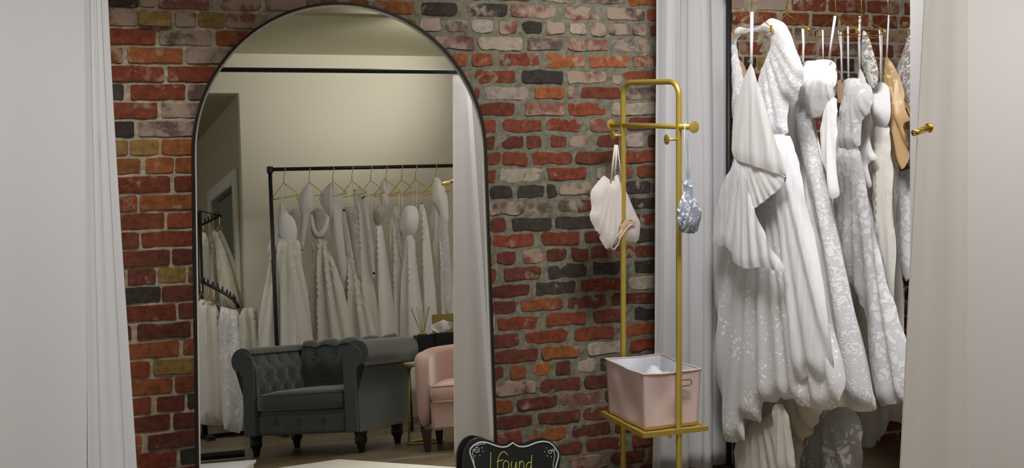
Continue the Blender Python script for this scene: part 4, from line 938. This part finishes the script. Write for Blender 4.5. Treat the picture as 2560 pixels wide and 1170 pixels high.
# pink armchair ---------------------------------------------------------------
pk = empty('armchair', (2.735, -2.975, 0), (0, 0, math.radians(22))); tag(pk, 'blush pink velvet tub armchair with dark tapered legs, seen in the tall mirror', 'armchair')
def ushape(name, zb, zt, zs, mat, parent):
    """one piece U of arms and back, outer half width .36"""
    out = [(-.36, .34)]; inn = [(-.27, .34)]; V = []; F = []
    path = [(-.315, .34), (-.315, .2), (-.315, .0), (-.31, -.12), (-.27, -.23), (-.18, -.30), (0, -.33), (.18, -.30), (.27, -.23), (.31, -.12), (.315, 0), (.315, .2), (.315, .34)]
    path = [Vector((a_, b_, 0)) for a_, b_ in path]; n = len(path); K = 14
    for i, p in enumerate(path):
        t = (path[min(n-1, i+1)]-path[max(0, i-1)]).normalized(); nr = Vector((t.y, -t.x, 0))
        bk_ = max(0, -p.y/.33); zt_ = zt+.03*bk_
        for (o_, z) in ((.045, zb), (.045, zb+.2), (.05, zt_-.06), (.045, zt_-.02), (.025, zt_), (0, zt_+.006), (-.025, zt_), (-.042, zt_-.02), (-.045, zt_-.06), (-.042, zs), (-.042, zb)):
            V.append(p+nr*o_+Vector((0, 0, z)))
    m_ = 11
    for i in range(n-1):
        for j in range(m_): F.append((i*m_+j, i*m_+(j+1) % m_, (i+1)*m_+(j+1) % m_, (i+1)*m_+j))
    F.append(tuple(range(m_))); F.append(tuple(range((n-1)*m_, n*m_))[::-1])
    o = mesh_obj(name, V, F, mat, parent); md = o.modifiers.new('sub', 'SUBSURF'); md.levels = 2; md.render_levels = 2
    return o
ushape('arms_and_back', .125, .585, .40, M['pink'], pk)
autosmooth(MB().box(-.275, -.27, .125, .275, .335, .30, bev=.015).build('base', M['pink'], pk), 60)
cushion('seat_cushion', -.262, .262, -.25, .345, .285, .385, M['pink'], pk, .035)
for (x, y) in ((-.31, .29), (.31, .29), (-.27, -.24), (.27, -.24)):
    V = []; 
    for (w_, z, sx) in ((.016, 0, .02), (.03, .13, 0)):
        V += [(x+a_*w_+math.copysign(sx, x)*0, y+b_*w_, z) for a_, b_ in ((-1, -1), (1, -1), (1, 1), (-1, 1))]
    mesh_obj('leg', V, [(0, 1, 2, 3), (4, 5, 6, 7), (0, 1, 5, 4), (1, 2, 6, 5), (2, 3, 7, 6), (3, 0, 4, 7)], M['redwood'], pk, False)

# side table between them -----------------------------------------------------
tcx, tcy = 2.53, -3.46
tb_ = worldthing('side_table', (tcx, tcy, 0), 'small round side table with gold ring base between the two armchairs', 'side table')
MB().lathe([(.112, 0), (.117, .004), (.117, .016), (.112, .02)], (tcx, tcy, .50), 40).build('table_top', M['marble'], tb_)
MB().lathe([(.1155, -.012), (.1185, -.012), (.1185, .002), (.1155, .002)], (tcx, tcy, .50), 40).build('rim', M['gold'], tb_)
MB().tube([(tcx+.122*math.cos(a), tcy+.122*math.sin(a), .008) for a in [2*math.pi*i/36 for i in range(36)]], .008, 8, closed=True).build('ring_base', M['gold'], tb_, True)
for a in (170, 290, 50):
    a = math.radians(a); MB().tube([(tcx+.12*math.cos(a), tcy+.12*math.sin(a), .01), (tcx+.085*math.cos(a), tcy+.085*math.sin(a), .495)], .007, 8).build('leg', M['gold'], tb_, True)

# console behind the pink chair with box, tissues, diffuser ---------------------
cs_ = worldthing('console_table', (3.05, -4.4, 0), 'narrow black console table behind the pink armchair', 'table')
MB().box(2.74, -4.56, .55, 3.55, -4.24, .575, bev=.004).build('table_top', M['darkwood'], cs_)
for (x, y) in ((2.76, -4.54), (3.51, -4.54), (2.76, -4.28), (3.51, -4.28)): MB().box(x, y, 0, x+.02, y+.02, .55).build('leg', M['black'], cs_)
tz = .576
df = worldthing('reed_diffuser', (2.87, -4.40, tz), 'reed diffuser in black square vase with thin wooden sticks, reflected behind the pink armchair', 'diffuser')
MB().box(2.795, -4.45, tz, 2.915, -4.35, tz+.115, bev=.003).build('vase', M['black'], df)
MB().lathe([(.03, 0), (.034, .004), (.034, .012), (.028, .016)], (2.855, -4.40, tz+.115)).build('collar', M['gold'], df)
for i in range(8):
    a = i*.8; MB().tube([(2.855+.008*math.cos(a), -4.40+.008*math.sin(a), tz+.12), (2.855+(.06+.02*(i % 3))*math.cos(a), -4.40+.05*math.sin(a), tz+.31+.01*(i % 2))], .0022, 6).build('reed', M['reed'], df)
tsb = worldthing('tissue_box', (2.98, -4.40, tz), 'black tissue box with white tissue pulled up, beside the reed diffuser', 'tissue box')
MB().box(2.93, -4.46, tz, 3.075, -4.34, tz+.12, bev=.003).build('box', M['black'], tsb)
V = []; F = []
for j in range(9):
    for i in range(11):
        u, v = i/10-.5, j/8; wv_ = .02+.07*math.sin(v*2.2); V.append((3.0+u*2*wv_+.02*v, -4.40+.018*math.sin(u*9+v*3), tz+.115+.10*v-.05*v*abs(u)*1.2))
for j in range(8):
    for i in range(10): q = j*11+i; F.append((q, q+1, q+12, q+11))
o = mesh_obj('tissue', V, F, M['paper'], tsb); o.modifiers.new('t', 'SOLIDIFY').thickness = .002
gp = MB().box(3.12, -4.97, .0, 3.36, -4.95, .84, bev=.004); gp = gp.build('decorative_panel', M['goldpanel']); tag(gp, 'upright gold leaf panel standing behind the tissue box, under the gowns', 'panel')

# pipe rail with gowns along the back wall ---------------------------------------
BY = -5.45; bz = atY(900, 419, BY, RM).z; bx0 = atY(675, 425, BY, RM).x
br = worldthing('garment_rail', (bx0, BY, 0), 'black pipe garment rail along the beige wall, full of gowns, seen in the mirror', 'garment rail')
MB().tube([(bx0, BY, 0), (bx0, BY, bz)], .016, 12).build('upright', M['pipe'], br, True)
MB().tube([(bx0, BY, bz), (3.6, BY, bz)], .0155, 12).build('rail', M['pipe'], br, True)
MB().tube([(3.6, BY, 0), (3.6, BY, bz)], .016, 12).build('upright', M['pipe'], br, True)
MB().lathe([(.02, -.03), (.026, -.028), (.026, .02), (.02, .024)], (bx0, BY, bz)).build('elbow', M['pipe'], br)
MB().box(bx0-.02, BY-.25, 0, bx0+.02, BY+.25, .02).build('foot', M['pipe'], br); MB().box(3.58, BY-.25, 0, 3.62, BY+.25, .02).build('foot', M['pipe'], br)
bn_ = [708, 771, 830, 878, 925, 963, 1002, 1037, 1087]
bl = ['gold hanger nearest the rail corner, empty triangle, in the mirror', 'gold hanger second from the rail corner in the mirror', 'gold hanger third from the rail corner in the mirror', 'gold hanger fourth from the rail corner in the mirror',
      'gold hanger in the middle of the mirrored rail, its triangle clear', 'gold hanger right of the middle of the mirrored rail', 'gold hanger third from the right on the mirrored rail', 'gold hanger second from the right on the mirrored rail', 'gold hanger at the right end of the mirrored rail']
for p, l_ in zip(bn_, bl):
    q = atY(p, 418, BY, RM); hanger('clothes_hanger', (q.x, q.y), 62, l_, 'gold hangers on the mirrored rail', rz=bz, hw=.16, drop=.11, neck=.11, rr=.0038)
GB = 'gowns on the rail along the beige wall'
def bgown(px, label, parts, cat='dress', name='wedding_dress'):
    q = atY(px, 500, BY, RM); g_ = worldthing(name, (q.x, BY, 0), label, cat, GB)
    for (nm, outl, mat, dy, kw) in parts:
        kw = dict(dict(T=.04, res=.02, round_=.05, sm=1), **kw); T_ = kw.pop('T')
        panel(nm, outl, M[mat], g_, (q.x, BY+dy, 0), 35, T_, R=RM, **kw)
    for sx in (-4, 4):
        a_, b_ = atY(px+sx, 458, BY, RM), atY(px+sx, 560, BY, RM); ribbon('hanging_ribbon', [a_, b_], .006, M['satin'], g_)
    return g_
def fo(px, py, k=26, amp=.02, reach=.6): return dict(folds=((px, py), k*2, amp, reach))
bgown(708, 'gown with pointed satin top and full skirt nearest the corner of the mirrored rail', [
    ('bodice', [(702, 498), (707, 505), (716, 530), (735, 545), (745, 580), (736, 615), (716, 622), (700, 600), (690, 590), (692, 540)], 'satin', -.02, {}),
    ('skirt', [(705, 600), (735, 596), (748, 640), (765, 700), (778, 780), (785, 900), (790, 990), (650, 990), (646, 850), (655, 760), (672, 680), (668, 620), (680, 590), (692, 585)], 'tulle_solid', 0, fo(712, 500))])
bgown(771, 'gown with beaded lace bodice under a pale cape, second on the mirrored rail', [
    ('cape', [(771, 455), (779, 462), (784, 490), (786, 520), (770, 540), (762, 600), (756, 640), (748, 600), (752, 540), (742, 495), (758, 470)], 'chiffon', .03, {}),
    ('bodice', [(722, 535), (735, 518), (752, 525), (752, 560), (745, 590), (735, 610), (722, 600), (718, 560)], 'lace_grey', .08, dict(T=.03)),
    ('skirt', [(735, 595), (748, 600), (765, 680), (775, 780), (780, 990), (690, 990), (700, 800), (715, 660)], 'ivory', .10, fo(742, 520))])
bgown(830, 'gown with beaded scoop neckline and wide tulle skirt, third on the mirrored rail', [
    ('veil', [(830, 453), (842, 470), (860, 500), (850, 520), (862, 620), (868, 700), (850, 720), (838, 640), (820, 540), (795, 500), (806, 475)], 'chiffon', -.05, {}),
    ('bodice', [(778, 530), (790, 520), (800, 520), (822, 535), (822, 560), (815, 590), (800, 600), (780, 590), (775, 560)], 'lace_grey', .06, dict(T=.035)),
    ('neckline', [(778, 525), (784, 545), (788, 572), (796, 582), (806, 570), (814, 548), (818, 535), (825, 545), (818, 575), (808, 592), (790, 592), (779, 572), (774, 545)], 'satin', .10, dict(T=.012, round_=.02, res=.015)),
    ('skirt', [(782, 592), (812, 592), (835, 650), (862, 740), (880, 840), (885, 990), (768, 990), (768, 800), (776, 680)], 'tulle_solid', .06, fo(798, 500, 30, .03))])
bgown(878, 'gown with dark beaded sheer bodice and flared skirt, fourth on the mirrored rail', [
    ('bodice', [(855, 518), (880, 516), (892, 530), (898, 580), (900, 640), (905, 690), (888, 700), (878, 640), (866, 580)], 'lace_grey', 0, {}),
    ('lace_edge', [(855, 520), (862, 520), (870, 560), (880, 620), (892, 690), (905, 740), (890, 735), (876, 690), (866, 620)], 'lace_fine', .04, dict(T=.012, res=.02)),
    ('skirt', [(868, 640), (892, 690), (920, 760), (945, 850), (955, 990), (855, 990), (850, 760), (856, 640)], 'tulle_solid', .03, fo(872, 560, 30, .025))])
bgown(925, 'slim lace gown with long sleeve in the middle of the mirrored rail', [
    ('bodice', [(893, 465), (905, 500), (912, 560), (920, 620), (928, 690), (938, 700), (935, 640), (925, 560), (915, 500), (902, 468)], 'lace_fine', .03, dict(T=.02)),
    ('skirt', [(880, 470), (900, 480), (915, 560), (922, 640), (940, 740), (960, 850), (965, 990), (900, 990), (905, 800), (900, 640), (888, 540)], 'ivory', -.03, fo(900, 420))])
bgown(963, 'gown with beaded bow bodice and straight skirt under the mirrored rail', [
    ('veil', [(962, 440), (972, 470), (975, 510), (960, 520), (948, 500), (950, 460)], 'chiffon', -.02, dict(T=.03)),
    ('bodice', [(932, 530), (942, 515), (958, 516), (968, 530), (960, 552), (945, 565), (934, 556)], 'lace_grey', .04, dict(T=.03)),
    ('skirt', [(935, 555), (955, 560), (970, 640), (985, 760), (1000, 880), (1005, 990), (945, 990), (945, 800), (940, 680), (930, 600)], 'satin', .02, fo(945, 480))])
bgown(1002, 'gown with fluffy rounded organza bodice right of the middle of the mirrored rail', [
    ('bodice', [(1010, 520), (1024, 512), (1042, 518), (1048, 545), (1044, 575), (1030, 595), (1012, 592), (1000, 575), (1002, 545)], 'organza', .05, dict(T=.05, wob=.006)),
    ('skirt', [(1012, 590), (1036, 588), (1042, 650), (1055, 740), (1065, 850), (1070, 990), (1000, 990), (1000, 800), (1005, 680)], 'satin', .05, fo(1022, 520)),
    ('sleeve', [(980, 520), (995, 515), (1004, 560), (1010, 640), (1020, 680), (1012, 680), (1000, 640), (990, 580)], 'lace_fine', -.02, dict(T=.02)),
    ('underskirt', [(975, 540), (995, 560), (1008, 680), (1015, 990), (965, 990), (975, 700)], 'ivory', -.04, fo(985, 480))])
bgown(1037, 'plain gown with split side second from the right on the mirrored rail', [
    ('gown_body', [(1048, 515), (1056, 500), (1066, 540), (1075, 600), (1085, 700), (1092, 800), (1095, 990), (1050, 990), (1058, 760), (1050, 640)], 'satin', 0, fo(1056, 450))])
bgown(1087, 'white long sleeved gown at the right end of the mirrored rail beside the curtain', [
    ('sleeve', [(1088, 440), (1100, 448), (1112, 470), (1120, 500), (1122, 560), (1106, 560), (1096, 520), (1080, 500), (1082, 465)], 'satin', .04, dict(T=.03)),
    ('skirt', [(1078, 505), (1098, 510), (1112, 550), (1130, 640), (1135, 780), (1140, 990), (1090, 990), (1095, 700), (1080, 590)], 'ivory', -.02, fo(1100, 440)),
    ('lace_panel', [(1098, 520), (1118, 540), (1125, 640), (1128, 780), (1100, 780), (1100, 640)], 'lace_fine', .04, dict(T=.02))])

# two tier round rack with veils and skirts in the recess -------------------------
rk = worldthing('skirt_rack', (1.45, -6.6, 0), 'black two tier rack with curved arms of tulle skirts at the left of the mirror', 'clothes rack')
rp = [atY(497, 530, -6.0, RM), atY(500, 1085, -5.9, RM)]
RPX, RPY = rp[0].x, -6.0
MB().tube([(RPX, RPY, 0), (RPX, RPY, rp[0].z)], .022, 10).build('post', M['black'], rk, True)
# upper straight arm with studs, lower curved arm
up = [atY(500, 565, -6.0, RM), atY(552, 540, -6.55, RM)]
MB().tube([Vector((RPX, RPY, up[0].z)), up[1]], .012, 8).build('upper_arm', M['black'], rk, True)
MB().tube([Vector((RPX, RPY, up[0].z+.13)), up[1]], .005, 6).build('brace', M['black'], rk, True)
for i in range(6):
    p_ = Vector((RPX, RPY, up[0].z)).lerp(up[1], (i+.6)/6.3); MB().tube([p_, p_+Vector((0, 0, .045))], .007, 6).build('stud', M['black'], rk)
lowpx = [(500, 704), (520, 712), (545, 724), (568, 737), (584, 749), (593, 762), (597, 770)]
lw = [atY(p[0], p[1], y_, RM) for p, y_ in zip(lowpx, (-6.0, -5.93, -5.86, -5.80, -5.76, -5.75, -5.75))]
lw[0].x, lw[0].y = RPX, RPY
MB().tube(lw, .014, 8).build('lower_arm', M['black'], rk, True)
for i in range(1, 6):
    for f in (0, .5):
        p_ = lw[i-1].lerp(lw[i], f); MB().tube([p_, p_+Vector((0, 0, .045))], .007, 6).build('stud', M['black'], rk)
MB().box(RPX-.03, RPY-.35, 0, RPX+.03, RPY+.35, .03).build('foot', M['black'], rk); MB().box(RPX-.35, RPY-.03, 0, RPX+.35, RPY+.03, .03).build('foot', M['black'], rk)
def rkgown(outl, label, Y, mat, ap, nm='tulle_skirt', T=.07, clips=()):
    c_ = atY(outl[0][0], outl[0][1], Y, RM); g_ = worldthing(nm, (c_.x, Y, 0), label, 'skirt', 'tulle skirts on the two tier rack')
    panel('skirt', outl, M[mat], g_, (c_.x, Y, 0), 20, T, R=RM, res=.02, round_=.06, folds=(ap, 60, .02, .5), sm=1)
    return g_
rkgown([(500, 580), (516, 582), (528, 640), (540, 760), (480, 770), (480, 580)], 'white tulle skirt at the post on the upper arm of the rack', -6.15, 'tulle_solid', (510, 480))
rkgown([(524, 574), (540, 573), (560, 620), (585, 700), (600, 770), (535, 770), (522, 660)], 'ivory tulle skirt in the middle of the upper arm of the rack', -6.22, 'tulle_shaded', (530, 500))
rkgown([(538, 572), (553, 574), (570, 612), (590, 660), (608, 710), (622, 775), (560, 800), (545, 680)], 'cream flared tulle skirt at the end of the upper arm of the rack', -6.32, 'tulle_shaded', (545, 500))
rkgown([(484, 742), (520, 752), (545, 762), (556, 860), (562, 1000), (560, 1066), (520, 1062), (484, 1060)], 'white lace hem skirt at the post on the lower arm of the rack', -5.92, 'tulle_solid', (520, 600))
rkgown([(545, 764), (575, 772), (598, 776), (612, 860), (616, 960), (604, 1086), (575, 1078), (556, 1070), (550, 920)], 'ivory lace hem skirt at the end of the lower arm of the rack', -5.80, 'lace_big', (570, 620))
rkgown([(596, 772), (640, 768), (644, 800), (648, 860), (640, 990), (600, 1000), (600, 880)], 'folded white skirt with tag beside the armchair, right of the rack', -5.72, 'tulle_shaded', (615, 620), T=.04)
GH = 'gold clips on the lower rack arm'
for i, (x_, y_) in enumerate([(504, 728), (522, 738), (537, 748), (572, 762), (592, 772), (508, 572), (533, 568), (549, 560)]):
    q = atY(x_, y_, -5.84 if i < 5 else -6.2, RM)
    o = MB().tube([(q.x-.02, q.y, q.z-.05), (q.x, q.y, q.z), (q.x+.02, q.y, q.z-.05)], .006, 6).tube([q, q+Vector((0, 0, .06))], .006, 6).build('clip_hanger', M['brass'])
    tag(o, ('gold clip hanger on the lower arm of the two tier rack' if i < 5 else 'gold clip hanger on the upper arm of the two tier rack'), 'clothes hanger', GH if i < 5 else 'gold clips on the upper rack arm')
bp_ = [atZ(612, 1133, .03, RM), atZ(500, 1143, .03, RM)]
o = MB().tube([bp_[0], bp_[1]+(bp_[1]-bp_[0])*.6], .022, 8).build('floor_bar', M['black']); tag(o, 'black metal bar lying on the floor at the left foot of the armchair', 'bar')

# clean helper flags
for o in list(bpy.data.objects):
    if '_world' in o: del o['_world']
